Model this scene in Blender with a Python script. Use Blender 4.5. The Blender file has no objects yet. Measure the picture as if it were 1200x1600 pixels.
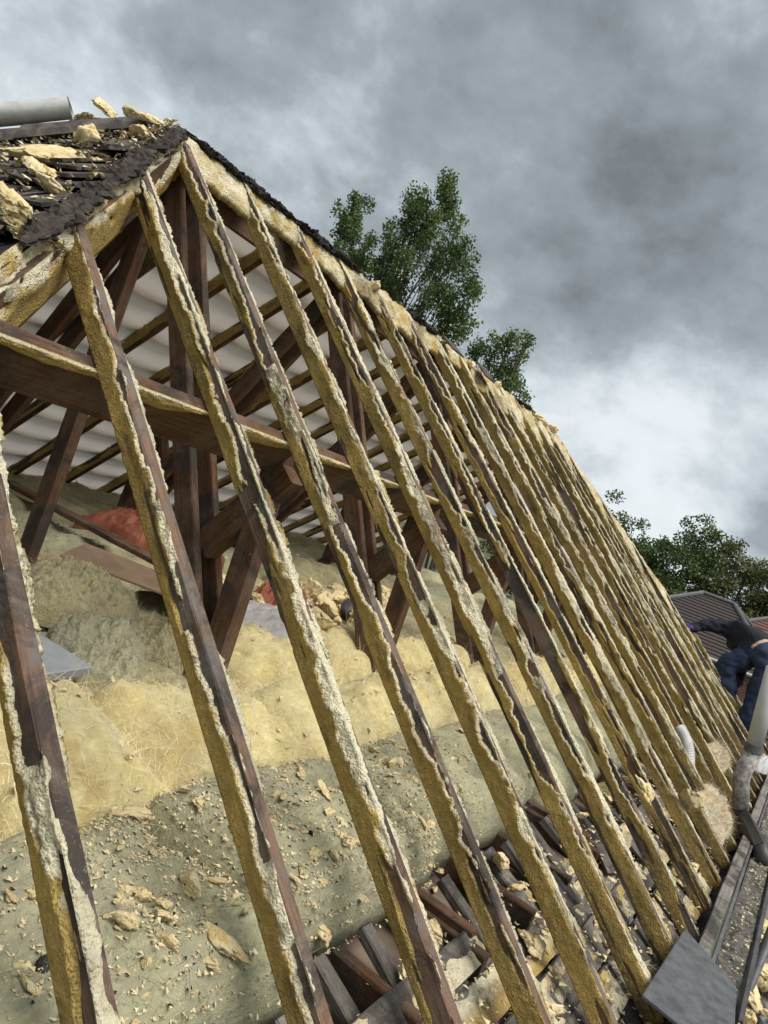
import bpy, bmesh, math, random
import numpy as np
from mathutils import Vector, Matrix

scene = bpy.context.scene
COL = scene.collection
R = math.radians

# ---------------------------------------------------------------- camera
# World: Y runs along the ridge away from the viewer, X out towards the near eave, Z up; eave level is z = 0.
CAM = Vector((2.7785, 0.0, 1.2921))
CM = ((0.7890, -0.3193, 0.5249), (0.5018, -0.1533, -0.8513), (0.3523, 0.9352, 0.0393))
cam_data = bpy.data.cameras.new('camera')
cam = bpy.data.objects.new('camera', cam_data)
COL.objects.link(cam)
q = Matrix(CM).to_quaternion()
cam.matrix_world = Matrix.Translation(CAM) @ q.to_matrix().to_4x4()
cam_data.sensor_fit = 'HORIZONTAL'
cam_data.sensor_width = 36.0
cam_data.lens = 36.0 * 1155 / 1200
cam_data.clip_start = 0.02
cam_data.clip_end = 3000
scene.camera = cam

# ---------------------------------------------------------------- sun and exposure
SUN_EL, SUN_AZ = 60.0, 100.0            # azimuth measured from +Y towards +X
sun_data = bpy.data.lights.new('sun', 'SUN')
sun_data.energy = 2.7
sun_data.angle = R(36)
sun_data.color = (1.0, 0.96, 0.9)
sun = bpy.data.objects.new('sun', sun_data)
COL.objects.link(sun)
sd = Vector((math.cos(R(SUN_EL)) * math.sin(R(SUN_AZ)), math.cos(R(SUN_EL)) * math.cos(R(SUN_AZ)), math.sin(R(SUN_EL))))
sun.rotation_euler = sd.to_track_quat('Z', 'Y').to_euler()
sun.location = (10, 10, 30)
vs = scene.view_settings
vs.view_transform = 'Standard'
vs.look = 'None'
vs.exposure = 0.62
vs.gamma = 1.0
vs.use_curve_mapping = False

# ---------------------------------------------------------------- node helpers
def nn(nt, typ, **kw):
    n = nt.nodes.new(typ)
    for k, v in kw.items():
        if k.startswith('_'):
            setattr(n, k[1:], v)
        else:
            n.inputs[int(k[1:]) if k[0] == 'i' and k[1:].isdigit() else k.replace('__', ' ')].default_value = v
    return n

def ramp(nt, fac, stops):
    r = nt.nodes.new('ShaderNodeValToRGB')
    cr = r.color_ramp
    while len(cr.elements) < len(stops):
        cr.elements.new(0.5)
    for e, (p, c) in zip(cr.elements, stops):
        e.position = p
        e.color = (c[0], c[1], c[2], 1) if not isinstance(c, (int, float)) else (c, c, c, 1)
    nt.links.new(fac, r.inputs[0])
    return r.outputs[0]

def mix(nt, fac, a, b, blend='MIX'):
    m = nt.nodes.new('ShaderNodeMix')
    m.data_type = 'RGBA'
    m.blend_type = blend
    for sock, v in ((m.inputs[0], fac), (m.inputs[6], a), (m.inputs[7], b)):
        if isinstance(v, bpy.types.NodeSocket):
            nt.links.new(v, sock)
        elif isinstance(v, (int, float)):
            sock.default_value = v
        else:
            sock.default_value = (v[0], v[1], v[2], 1)
    return m.outputs[2]

def mth(nt, op, a, b=None, clamp=False):
    m = nt.nodes.new('ShaderNodeMath')
    m.operation = op
    m.use_clamp = clamp
    for i, v in enumerate((a, b)):
        if v is None:
            continue
        if isinstance(v, bpy.types.NodeSocket):
            nt.links.new(v, m.inputs[i])
        else:
            m.inputs[i].default_value = v
    return m.outputs[0]

def noise(nt, vec, scale, detail=4, rough=0.55, dist=0.0):
    n = nt.nodes.new('ShaderNodeTexNoise')
    n.inputs['Scale'].default_value = scale
    n.inputs['Detail'].default_value = detail
    n.inputs['Roughness'].default_value = rough
    n.inputs['Distortion'].default_value = dist
    if vec is not None:
        nt.links.new(vec, n.inputs['Vector'])
    return n.outputs['Fac']

# ---------------------------------------------------------------- world: broken grey cloud over a pale sky
world = bpy.data.worlds.new('World')
scene.world = world
world.use_nodes = True
wt = world.node_tree
wt.nodes.clear()
wo = wt.nodes.new('ShaderNodeOutputWorld')
bg = wt.nodes.new('ShaderNodeBackground')
bg.inputs[1].default_value = 0.1
wt.links.new(bg.outputs[0], wo.inputs[0])
sky = wt.nodes.new('ShaderNodeTexSky')
sky.sky_type = 'NISHITA'
sky.sun_disc = False
sky.sun_elevation = R(SUN_EL)
sky.sun_rotation = R(SUN_AZ)
sky.air_density = 1.0
sky.dust_density = 2.0
tc = wt.nodes.new('ShaderNodeTexCoord')
dvec = tc.outputs['Generated']
sep = wt.nodes.new('ShaderNodeSeparateXYZ')
wt.links.new(dvec, sep.inputs[0])
dz = mth(wt, 'ADD', mth(wt, 'MAXIMUM', sep.outputs[2], 0.0), 0.22)
comb = wt.nodes.new('ShaderNodeCombineXYZ')
wt.links.new(mth(wt, 'DIVIDE', sep.outputs[0], dz), comb.inputs[0])
wt.links.new(mth(wt, 'DIVIDE', sep.outputs[1], dz), comb.inputs[1])
comb.inputs[2].default_value = 3.7
cv = comb.outputs[0]
mpw = wt.nodes.new('ShaderNodeMapping')
mpw.inputs['Scale'].default_value = (1.0, 1.0, 1.35)
mpw.inputs['Location'].default_value = (4.3, 1.7, 0.4)
wt.links.new(dvec, mpw.inputs[0])
n_big = noise(wt, mpw.outputs[0], 3.0, 7, 0.52, 0.15)
n_fine = noise(wt, mpw.outputs[0], 8.0, 8, 0.58, 0.08)
dens = mth(wt, 'ADD', mth(wt, 'MULTIPLY', n_big, 0.85), mth(wt, 'MULTIPLY', n_fine, 0.55))
dens = mth(wt, 'SUBTRACT', dens, 0.13)
def blob(direction, half_deg, amount):
    global dens
    v = wt.nodes.new('ShaderNodeVectorMath')
    v.operation = 'DOT_PRODUCT'
    nv = wt.nodes.new('ShaderNodeVectorMath')
    nv.operation = 'NORMALIZE'
    wt.links.new(dvec, nv.inputs[0])
    wt.links.new(nv.outputs[0], v.inputs[0])
    v.inputs[1].default_value = Vector(direction).normalized()
    mr = wt.nodes.new('ShaderNodeMapRange')
    mr.interpolation_type = 'SMOOTHSTEP'
    mr.inputs['From Min'].default_value = math.cos(R(half_deg))
    mr.inputs['From Max'].default_value = 1.0
    mr.inputs['To Min'].default_value = 0
    mr.inputs['To Max'].default_value = amount
    wt.links.new(v.outputs['Value'], mr.inputs['Value'])
    dens = mth(wt, 'ADD', dens, mr.outputs[0])
def pdir(px, py):
    c = Vector((px - 600, -(py - 800), -1155))
    return Matrix(CM) @ c
blob(pdir(640, 90), 19, 0.12)        # the heavy cloud bank ahead
blob(pdir(1080, 400), 13, 0.10)
blob(pdir(900, 260), 14, 0.10)
blob(pdir(540, 380), 9, 0.06)
blob(pdir(980, 720), 13, -0.15)        # the bright breaks low down and to the side
blob(pdir(780, 520), 7, -0.10)
blob(pdir(120, 90), 12, -0.10)
blob(pdir(1130, 640), 10, -0.07)
blob(pdir(480, 190), 7, -0.06)
ccol = ramp(wt, dens, [(0.25, (6.6, 6.9, 7.0)), (0.38, (5.3, 5.7, 5.95)), (0.50, (3.7, 4.15, 4.45)), (0.62, (2.35, 2.68, 2.92)), (0.85, (1.25, 1.43, 1.57))])
cover = ramp(wt, dens, [(0.18, 0.55), (0.4, 1.0)])
skyc = mix(wt, cover, sky.outputs[0], ccol)
wt.links.new(skyc, bg.inputs[0])

# ---------------------------------------------------------------- numpy noise
rng = np.random.default_rng(7)
random.seed(7)
_perm = np.random.default_rng(1).permutation(256)
_perm = np.concatenate([_perm, _perm, _perm])
_gr = np.random.default_rng(2).uniform(-1, 1, 256)

def vnoise(x, y=0.0, z=0.0):
    """smooth value noise in -1..1"""
    x, y, z = np.broadcast_arrays(np.asarray(x, float), np.asarray(y, float), np.asarray(z, float))
    xi, yi, zi = np.floor(x).astype(int), np.floor(y).astype(int), np.floor(z).astype(int)
    xf, yf, zf = x - xi, y - yi, z - zi
    s = lambda t: t * t * t * (t * (t * 6 - 15) + 10)
    u, v, w = s(xf), s(yf), s(zf)
    xi, yi, zi = xi & 255, yi & 255, zi & 255
    def h(a, b, c):
        return _gr[_perm[_perm[_perm[a & 255] + (b & 255)] + (c & 255)]]
    l = lambda a, b, t: a + (b - a) * t
    return l(l(l(h(xi, yi, zi), h(xi + 1, yi, zi), u), l(h(xi, yi + 1, zi), h(xi + 1, yi + 1, zi), u), v),
             l(l(h(xi, yi, zi + 1), h(xi + 1, yi, zi + 1), u), l(h(xi, yi + 1, zi + 1), h(xi + 1, yi + 1, zi + 1), u), v), w)

def fbm(x, y=0.0, z=0.0, oct=4, gain=0.5):
    a, t, s = 1.0, 0.0, 0.0
    x, y, z = np.asarray(x, float), np.asarray(y, float), np.asarray(z, float)
    for k in range(oct):
        t = t + a * vnoise(x + 17.3 * k, y + 9.1 * k, z + 3.7 * k)
        s += a
        a *= gain
        x, y, z = x * 2.03, y * 2.03, z * 2.03
    return t / s * 1.4

# ---------------------------------------------------------------- object helpers
def mesh_obj(name, verts, faces, mat=None, parent=None, smooth=False, attrs=None, matrix=None):
    me = bpy.data.meshes.new(name)
    me.from_pydata(np.asarray(verts, float).tolist(), [], [list(f) for f in (faces.tolist() if isinstance(faces, np.ndarray) else faces)])
    if smooth:
        me.polygons.foreach_set('use_smooth', np.ones(len(me.polygons), bool))
    if attrs:
        for k, a in attrs.items():
            at = me.attributes.new(k, 'FLOAT', 'POINT')
            at.data.foreach_set('value', np.asarray(a, np.float32).ravel())
    mats = mat if isinstance(mat, (list, tuple)) else [mat]
    for m in mats:
        if m is not None:
            me.materials.append(m)
    me.update()
    return link(name, me, parent, matrix)

def link(name, me, parent=None, matrix=None):
    o = bpy.data.objects.new(name, me)
    COL.objects.link(o)
    if parent is not None and isinstance(parent, bpy.types.Object):
        o.parent = parent
        if parent.parent is None and parent.type == 'EMPTY':
            o.matrix_parent_inverse = parent.matrix_basis.inverted()
    if matrix is not None:
        o.matrix_basis = matrix
    return o

def tag(o, label=None, cat=None, group=None, kind=None):
    if label: o['label'] = label
    if cat: o['category'] = cat
    if group: o['group'] = group
    if kind: o['kind'] = kind
    return o

def empty(name, loc):
    o = bpy.data.objects.new(name, None)
    o.empty_display_size = 0.1
    COL.objects.link(o)
    o.matrix_basis = Matrix.Translation(loc)
    return o

def frame(p0, ax, ay):
    ax = Vector(ax).normalized()
    ay = (Vector(ay) - ax * Vector(ay).dot(ax)).normalized()
    az = ax.cross(ay)
    m = Matrix((ax, ay, az)).transposed().to_4x4()
    m.translation = Vector(p0)
    return m

def grid_faces(n, m, wrap_m=False):
    i = np.arange(n - 1)[:, None]
    mm = m if wrap_m else m - 1
    j = np.arange(mm)[None, :]
    a = i * m + j
    b = i * m + (j + 1) % m
    c = (i + 1) * m + (j + 1) % m
    d = (i + 1) * m + j
    return np.stack([a, b, c, d], -1).reshape(-1, 4)

def beam_mesh(L, w, d, seed=0, seg=None, wob=0.0015, top=True, ch=0.004):
    """rectangular timber along +X; Y = width (centred), Z = depth from 0 down to -d"""
    seg = seg or max(2, int(L / 0.12))
    xs = np.linspace(0, L, seg + 1)
    prof = np.array([(-w/2, -d + ch), (-w/2, -ch), (-w/2 + ch, 0), (w/2 - ch, 0), (w/2, -ch), (w/2, -d + ch), (w/2 - ch, -d), (-w/2 + ch, -d)])
    V = np.zeros((seg + 1, 8, 3))
    V[..., 0] = xs[:, None]
    V[..., 1:] = prof[None]
    k = np.arange(8)[None, :]
    V[..., 1] += wob * vnoise(xs[:, None] * 6, k * 3.1, seed * 7.7)
    V[..., 2] += wob * vnoise(xs[:, None] * 6 + 50, k * 3.1, seed * 7.7)
    F = [tuple(f) for f in grid_faces(seg + 1, 8, True)[:, ::-1]]
    F.append(tuple(range(8)))
    F.append(tuple(range(seg * 8 + 7, seg * 8 - 1, -1)))
    return V.reshape(-1, 3), F

def beam(name, p0, p1, side, w, d, mat, parent, seed=0, wob=0.0015):
    """timber from p0 to p1 (top-centre line), 'side' = width direction"""
    p0, p1 = Vector(p0), Vector(p1)
    V, F = beam_mesh((p1 - p0).length, w, d, seed, wob=wob)
    if (p1 - p0).cross(Vector(side)).z < 0:
        side = -Vector(side)
    return mesh_obj(name, V, F, mat, parent, matrix=frame(p0, p1 - p0, side))

# ---------------------------------------------------------------- materials
def new_mat(name):
    m = bpy.data.materials.new(name)
    m.use_nodes = True
    nt = m.node_tree
    b = nt.nodes['Principled BSDF']
    return m, nt, b

def obj_coords(nt, stretch=(1, 1, 1), rand=True):
    t = nt.nodes.new('ShaderNodeTexCoord')
    mp = nt.nodes.new('ShaderNodeMapping')
    mp.inputs['Scale'].default_value = stretch
    nt.links.new(t.outputs['Object'], mp.inputs[0])
    if rand:
        oi = nt.nodes.new('ShaderNodeObjectInfo')
        s = nt.nodes.new('ShaderNodeVectorMath')
        s.operation = 'SCALE'
        s.inputs[0].default_value = (37, 53, 71)
        nt.links.new(oi.outputs['Random'], s.inputs['Scale'])
        nt.links.new(s.outputs[0], mp.inputs['Location'])
    return mp.outputs[0]

def bump(nt, b, h, strength=0.5, dist=0.01):
    bp = nt.nodes.new('ShaderNodeBump')
    bp.inputs['Strength'].default_value = strength
    bp.inputs['Distance'].default_value = dist
    nt.links.new(h, bp.inputs['Height'])
    nt.links.new(bp.outputs[0], b.inputs['Normal'])

def wood_mat(name, c1, c2, dust=(0.24, 0.22, 0.2), dust_amt=0.5, rough=0.9, dark=(0.045, 0.038, 0.034)):
    m, nt, b = new_mat(name)
    v = obj_coords(nt, (1.2, 26, 26))
    v2 = obj_coords(nt, (1, 1, 1))
    v3 = obj_coords(nt, (5, 40, 40))
    g = noise(nt, v, 2.2, 8, 0.72, 0.9)
    g2 = noise(nt, v3, 6.0, 6, 0.75, 0.3)
    col = ramp(nt, g, [(0.25, tuple(x * 0.45 for x in c2)), (0.42, c2), (0.55, c1), (0.75, tuple(min(1, x * 1.25) for x in c1))])
    col = mix(nt, ramp(nt, g2, [(0.3, 0.6), (0.5, 0.0)]), col, tuple(x * 0.35 for x in c2))
    pa = noise(nt, v2, 6.0, 9, 0.7, 0.4)
    pf = ramp(nt, pa, [(0.44, 0.0), (0.60, dust_amt)])
    col = mix(nt, pf, col, mix(nt, g2, tuple(x * 0.7 for x in dust), tuple(min(1, x * 1.3) for x in dust)))
    pd = noise(nt, v2, 3.3, 9, 0.7, 0.8)
    pf2 = ramp(nt, pd, [(0.485, 0.0), (0.585, 0.88)])
    col = mix(nt, pf2, col, dark)
    sp = noise(nt, v2, 120, 3, 0.7)
    sp2 = mth(nt, 'MULTIPLY', ramp(nt, sp, [(0.62, 0.0), (0.72, 0.55)]), ramp(nt, pa, [(0.35, 0.1), (0.6, 1.0)]))
    col = mix(nt, sp2, col, (0.42, 0.36, 0.26))
    nt.links.new(col, b.inputs['Base Color'])
    b.inputs['Roughness'].default_value = rough
    b.inputs['Specular IOR Level'].default_value = 0.25
    bump(nt, b, mth(nt, 'ADD', mth(nt, 'ADD', g, mth(nt, 'MULTIPLY', g2, 0.5)), mth(nt, 'MULTIPLY', sp, 0.4)), 0.9, 0.006)
    return m

M_rafter = wood_mat('rafter_wood', (0.215, 0.128, 0.085), (0.138, 0.085, 0.058), (0.155, 0.14, 0.124), 0.95)
M_truss = wood_mat('truss_wood', (0.145, 0.074, 0.04), (0.088, 0.044, 0.024), (0.17, 0.135, 0.105), 0.45)
M_grey = wood_mat('weathered_wood', (0.22, 0.2, 0.18), (0.15, 0.135, 0.12), (0.3, 0.28, 0.25), 0.5)
M_dark = wood_mat('dark_board', (0.13, 0.115, 0.1), (0.085, 0.075, 0.068), (0.2, 0.18, 0.15), 0.5)

def foam_mat(name, skin1=(0.66, 0.465, 0.155), skin2=(0.48, 0.34, 0.115), torn1=(0.90, 0.83, 0.61), torn2=(0.78, 0.69, 0.46), use_attr=True):
    m, nt, b = new_mat(name)
    v = obj_coords(nt)
    n1 = noise(nt, v, 7, 5, 0.6)
    n2 = noise(nt, v, 60, 4, 0.6)
    skin = mix(nt, ramp(nt, n1, [(0.35, 0.0), (0.65, 1.0)]), skin1, skin2)
    skin = mix(nt, ramp(nt, n2, [(0.3, 0.22), (0.55, 0.0)]), skin, (0.16, 0.11, 0.045))
    torn = mix(nt, ramp(nt, n2, [(0.3, 0.0), (0.65, 1.0)]), torn2, torn1)
    big = noise(nt, v, 4.2, 4, 0.6, 0.3)
    torn = mix(nt, ramp(nt, big, [(0.5, 0.0), (0.7, 0.5)]), torn, (0.36, 0.30, 0.19))
    if use_attr:
        a = nt.nodes.new('ShaderNodeAttribute')
        a.attribute_name = 'torn'
        d = nt.nodes.new('ShaderNodeAttribute')
        d.attribute_name = 'dirt'
        col = mix(nt, a.outputs['Fac'], skin, torn)
        df = mth(nt, 'MULTIPLY', d.outputs['Fac'], ramp(nt, n2, [(0.3, 1.0), (0.7, 0.45)]), True)
        col = mix(nt, df, col, (0.115, 0.092, 0.068))
    else:
        col = mix(nt, ramp(nt, n1, [(0.32, 0.25), (0.5, 1.0)]), skin, torn)
    spk = noise(nt, v, 130, 2, 0.5)
    col = mix(nt, ramp(nt, spk, [(0.68, 0.0), (0.74, 0.7)]), col, (0.05, 0.042, 0.035))
    nt.links.new(col, b.inputs['Base Color'])
    b.inputs['Roughness'].default_value = 0.92
    b.inputs['Specular IOR Level'].default_value = 0.2
    vo = nt.nodes.new('ShaderNodeTexVoronoi')
    vo.inputs['Scale'].default_value = 170
    nt.links.new(v, vo.inputs['Vector'])
    n3 = noise(nt, v, 220, 5, 0.7)
    hh = mth(nt, 'ADD', mth(nt, 'MULTIPLY', vo.outputs['Distance'], -0.7), mth(nt, 'ADD', mth(nt, 'MULTIPLY', n2, 1.6), mth(nt, 'MULTIPLY', n3, 0.8)))
    bump(nt, b, hh, 1.0, 0.009)
    return m

M_foam = foam_mat('spray_foam')
def chunk_mat():
    m, nt, b = new_mat('foam_lump')
    v = obj_coords(nt)
    n1 = noise(nt, v, 1.3, 4, 0.6, 0.4)
    n2 = noise(nt, v, 6, 6, 0.7)
    c = ramp(nt, n1, [(0.35, (0.80, 0.69, 0.44)), (0.55, (0.72, 0.58, 0.32)), (0.68, (0.60, 0.40, 0.15))])
    c = mix(nt, ramp(nt, n2, [(0.3, 0.5), (0.5, 0.0)]), c, (0.36, 0.28, 0.15))
    c = mix(nt, ramp(nt, n2, [(0.66, 0.0), (0.74, 0.6)]), c, (0.10, 0.085, 0.07))
    nt.links.new(c, b.inputs['Base Color'])
    b.inputs['Roughness'].default_value = 0.95
    b.inputs['Specular IOR Level'].default_value = 0.15
    bump(nt, b, n2, 0.8, 0.006)
    return m
M_chunk = chunk_mat()

def quilt_mat(name, a, b_, c, dust=0.6, bd=0.016, sss=0.0):
    m, nt, b = new_mat(name)
    v = obj_coords(nt)
    n1 = noise(nt, v, 4.5, 6, 0.6, 0.5)
    n2 = noise(nt, obj_coords(nt, (1, 0.45, 1)), 34, 8, 0.75, 0.5)
    n3 = noise(nt, v, 150, 5, 0.65, 0.3)
    col = ramp(nt, n1, [(0.3, a), (0.5, b_), (0.7, c)])
    col = mix(nt, ramp(nt, n2, [(0.35, 0.55), (0.62, 0.0)]), col, tuple(x * 0.62 for x in b_))
    col = mix(nt, ramp(nt, n2, [(0.55, 0.0), (0.75, 0.5)]), col, tuple(min(1, x * 1.5 + 0.05) for x in b_))
    dn = noise(nt, v, 2.7, 5, 0.62, 0.5)
    col = mix(nt, ramp(nt, dn, [(0.45, 0.0), (0.66, dust)]), col, (0.30, 0.265, 0.19))
    col = mix(nt, ramp(nt, noise(nt, v, 13, 7, 0.75, 0.2), [(0.36, 0.6 * dust), (0.5, 0.0)]), col, (0.10, 0.095, 0.06))
    col = mix(nt, ramp(nt, n3, [(0.64, 0.0), (0.7, dust)]), col, (0.62, 0.53, 0.33))
    col = mix(nt, ramp(nt, n3, [(0.27, dust * 0.9), (0.33, 0.0)]), col, (0.07, 0.06, 0.05))
    nt.links.new(col, b.inputs['Base Color'])
    b.inputs['Roughness'].default_value = 1.0
    b.inputs['Specular IOR Level'].default_value = 0.1
    b.inputs['Sheen Weight'].default_value = 0.25
    b.inputs['Sheen Roughness'].default_value = 0.6
    bump(nt, b, mth(nt, 'ADD', mth(nt, 'MULTIPLY', n2, 1.4), mth(nt, 'MULTIPLY', n3, 0.5)), 0.9, bd)
    if sss:
        b.inputs['Subsurface Weight'].default_value = sss
        b.inputs['Subsurface Radius'].default_value = (1.0, 0.75, 0.35)
        b.inputs['Subsurface Scale'].default_value = 0.03
    return m

M_qgrey = quilt_mat('grey_green_glass_wool', (0.42, 0.40, 0.215), (0.51, 0.48, 0.27), (0.33, 0.32, 0.17), 0.55)
M_qyel = quilt_mat('yellow_glass_wool', (0.64, 0.52, 0.20), (0.74, 0.63, 0.31), (0.54, 0.38, 0.115), 0.2, bd=0.009, sss=0.45)
M_qolive = quilt_mat('olive_glass_wool', (0.42, 0.365, 0.17), (0.50, 0.43, 0.21), (0.33, 0.28, 0.13), 0.45)
M_qbeige = quilt_mat('beige_glass_wool', (0.66, 0.53, 0.33), (0.74, 0.62, 0.42), (0.72, 0.46, 0.18), 0.25)

def plain(name, col, rough=0.7, col2=None, scale=8, bumpy=0.3, spec=0.4, metal=0.0):
    m, nt, b = new_mat(name)
    v = obj_coords(nt)
    n1 = noise(nt, v, scale, 6, 0.62, 0.4)
    c = ramp(nt, n1, [(0.35, col), (0.66, col2 or tuple(x * 0.6 for x in col))])
    nt.links.new(c, b.inputs['Base Color'])
    b.inputs['Roughness'].default_value = rough
    b.inputs['Specular IOR Level'].default_value = spec
    b.inputs['Metallic'].default_value = metal
    if bumpy:
        bump(nt, b, noise(nt, v, scale * 5, 5, 0.6), bumpy, 0.004)
    return m

M_fluff = plain('pale_wool_fibre', (0.80, 0.72, 0.46), 1.0, (0.68, 0.56, 0.28), 6, 0)
M_crumb = plain('foam_crumb', (0.74, 0.63, 0.40), 0.95, (0.50, 0.40, 0.22), 25, 0.3)
M_slate = plain('slate', (0.15, 0.13, 0.115), 0.9, (0.04, 0.036, 0.034), 13, 0.9, spec=0.15)
M_mortar = plain('charred_mortar', (0.085, 0.07, 0.06), 0.95, (0.018, 0.016, 0.015), 28, 1.0, spec=0.15)
M_black = plain('black_mortar', (0.035, 0.03, 0.03), 0.95, (0.015, 0.014, 0.014), 30, 0.9)
M_slate_new = plain('blue_grey_slate', (0.115, 0.12, 0.126), 0.6, (0.06, 0.062, 0.066), 22, 0.12, spec=0.3)
M_gutter = plain('grey_gutter', (0.13, 0.13, 0.135), 0.5, (0.07, 0.07, 0.07), 14, 0.3)
M_silt = plain('gutter_silt', (0.17, 0.155, 0.135), 0.95, (0.02, 0.018, 0.016), 16, 0.9)
M_red = plain('red_plastic', (0.33, 0.105, 0.055), 0.6, (0.21, 0.066, 0.036), 5, 0.2)
M_foil = plain('grey_foil_board', (0.31, 0.32, 0.34), 0.4, (0.24, 0.25, 0.27), 9, 0.15)
M_hard = plain('brown_hardboard', (0.25, 0.17, 0.11), 0.8, (0.17, 0.115, 0.075), 6, 0.2)
M_white = plain('white_plastic', (0.62, 0.63, 0.65), 0.45, (0.5, 0.5, 0.52), 4, 0.1)
M_sheet_w = plain('grubby_white_plastic', (0.55, 0.55, 0.55), 0.55, (0.40, 0.39, 0.37), 12, 0.2)
M_pvc = plain('grey_white_pipe', (0.52, 0.52, 0.51), 0.4, (0.42, 0.41, 0.4), 5, 0.1)
M_mottle = plain('mottled_pipe', (0.42, 0.4, 0.37), 0.8, (0.1, 0.095, 0.09), 30, 0.5)
M_blackp = plain('black_rubber', (0.028, 0.028, 0.03), 0.45, (0.05, 0.048, 0.045), 12, 0.3)
M_steel = plain('scaffold_steel', (0.12, 0.125, 0.135), 0.5, (0.08, 0.08, 0.085), 12, 0.3, metal=0.3)
M_sheet = plain('pale_polythene', (0.36, 0.34, 0.34), 0.4, (0.4, 0.39, 0.38), 7, 0.3)
M_plaster = plain('ceiling_board', (0.2, 0.15, 0.11), 0.9, (0.13, 0.1, 0.08), 5, 0.3)
M_fabric_navy = plain('navy_denim', (0.014, 0.024, 0.055), 0.85, (0.024, 0.038, 0.08), 14, 0.3)
M_sweater = plain('black_navy_sweatshirt', (0.008, 0.011, 0.018), 0.9, (0.012, 0.015, 0.024), 14, 0.3)
M_skin = plain('skin', (0.5, 0.3, 0.22), 0.55, (0.44, 0.25, 0.18), 8, 0.05)
M_glove = plain('purple_glove', (0.05, 0.025, 0.12), 0.5, (0.03, 0.015, 0.08), 8, 0.1)
M_boot = plain('dark_boot', (0.015, 0.013, 0.012), 0.7, (0.03, 0.025, 0.02), 20, 0.2)
M_hair = plain('dark_hair', (0.02, 0.014, 0.01), 0.6, (0.03, 0.02, 0.014), 30, 0.5)

# translucent roofing membrane
def membrane_mat():
    m, nt, b = new_mat('white_breather_membrane')
    v = obj_coords(nt)
    n1 = noise(nt, v, 2.2, 5, 0.6, 0.6)
    c = ramp(nt, n1, [(0.3, (0.74, 0.67, 0.595)), (0.7, (0.64, 0.575, 0.505))])
    nt.links.new(c, b.inputs['Base Color'])
    b.inputs['Roughness'].default_value = 0.7
    b.inputs['Specular IOR Level'].default_value = 0.2
    bump(nt, b, noise(nt, v, 9, 4, 0.5, 1.0), 0.3, 0.01)
    t = nt.nodes.new('ShaderNodeBsdfTranslucent')
    nt.links.new(c, t.inputs[0])
    ms = nt.nodes.new('ShaderNodeMixShader')
    ms.inputs[0].default_value = 0.5
    nt.links.new(b.outputs[0], ms.inputs[1])
    nt.links.new(t.outputs[0], ms.inputs[2])
    nt.links.new(ms.outputs[0], nt.nodes['Material Output'].inputs[0])
    return m
M_memb = membrane_mat()

def tile_roof_mat(name, c1, c2):
    m, nt, b = new_mat(name)
    v = obj_coords(nt)
    n1 = noise(nt, v, 1.6, 6, 0.65)
    n2 = noise(nt, v, 14, 3, 0.6)
    c = mix(nt, n1, c1, c2)
    c = mix(nt, ramp(nt, n2, [(0.6, 0.0), (0.75, 0.5)]), c, tuple(min(1, x * 1.9) for x in c1))
    nt.links.new(c, b.inputs['Base Color'])
    b.inputs['Roughness'].default_value = 0.85
    return m
M_roof_dark = tile_roof_mat('dark_brown_tiles', (0.034, 0.026, 0.024), (0.055, 0.04, 0.036))
M_roof_red = tile_roof_mat('red_brown_tiles', (0.15, 0.075, 0.06), (0.11, 0.056, 0.046))

def brick_mat():
    m, nt, b = new_mat('brick')
    t = nt.nodes.new('ShaderNodeTexCoord')
    sx = nt.nodes.new('ShaderNodeSeparateXYZ')
    nt.links.new(t.outputs['Object'], sx.inputs[0])
    cx = nt.nodes.new('ShaderNodeCombineXYZ')
    nt.links.new(mth(nt, 'ADD', sx.outputs[0], sx.outputs[1]), cx.inputs[0])
    nt.links.new(sx.outputs[2], cx.inputs[1])
    br = nt.nodes.new('ShaderNodeTexBrick')
    br.inputs['Scale'].default_value = 1
    br.inputs['Brick Width'].default_value = 0.225
    br.inputs['Row Height'].default_value = 0.075
    br.inputs['Mortar Size'].default_value = 0.008
    br.inputs['Color1'].default_value = (0.33, 0.13, 0.075, 1)
    br.inputs['Color2'].default_value = (0.24, 0.10, 0.06, 1)
    br.inputs['Mortar'].default_value = (0.34, 0.3, 0.26, 1)
    nt.links.new(cx.outputs[0], br.inputs['Vector'])
    nt.links.new(br.outputs[0], b.inputs['Base Color'])
    b.inputs['Roughness'].default_value = 0.9
    return m
M_brick = brick_mat()

def leaf_mat(name, c1, c2):
    m, nt, b = new_mat(name)
    a = nt.nodes.new('ShaderNodeAttribute')
    a.attribute_name = 'tint'
    c = mix(nt, a.outputs['Fac'], c1, c2)
    nt.links.new(c, b.inputs['Base Color'])
    b.inputs['Roughness'].default_value = 0.6
    b.inputs['Specular IOR Level'].default_value = 0.25
    t = nt.nodes.new('ShaderNodeBsdfTranslucent')
    nt.links.new(c, t.inputs[0])
    ms = nt.nodes.new('ShaderNodeMixShader')
    ms.inputs[0].default_value = 0.25
    nt.links.new(b.outputs[0], ms.inputs[1])
    nt.links.new(t.outputs[0], ms.inputs[2])
    nt.links.new(ms.outputs[0], nt.nodes['Material Output'].inputs[0])
    return m
M_leaf_birch = leaf_mat('birch_leaf', (0.075, 0.12, 0.036), (0.15, 0.20, 0.065))
M_leaf_dark = leaf_mat('dark_leaf', (0.065, 0.105, 0.034), (0.135, 0.175, 0.06))
M_leaf_olive = leaf_mat('olive_leaf', (0.085, 0.105, 0.036), (0.14, 0.15, 0.06))
M_bark = plain('bark', (0.12, 0.1, 0.085), 0.95, (0.06, 0.05, 0.042), 9, 0.8)

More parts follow.
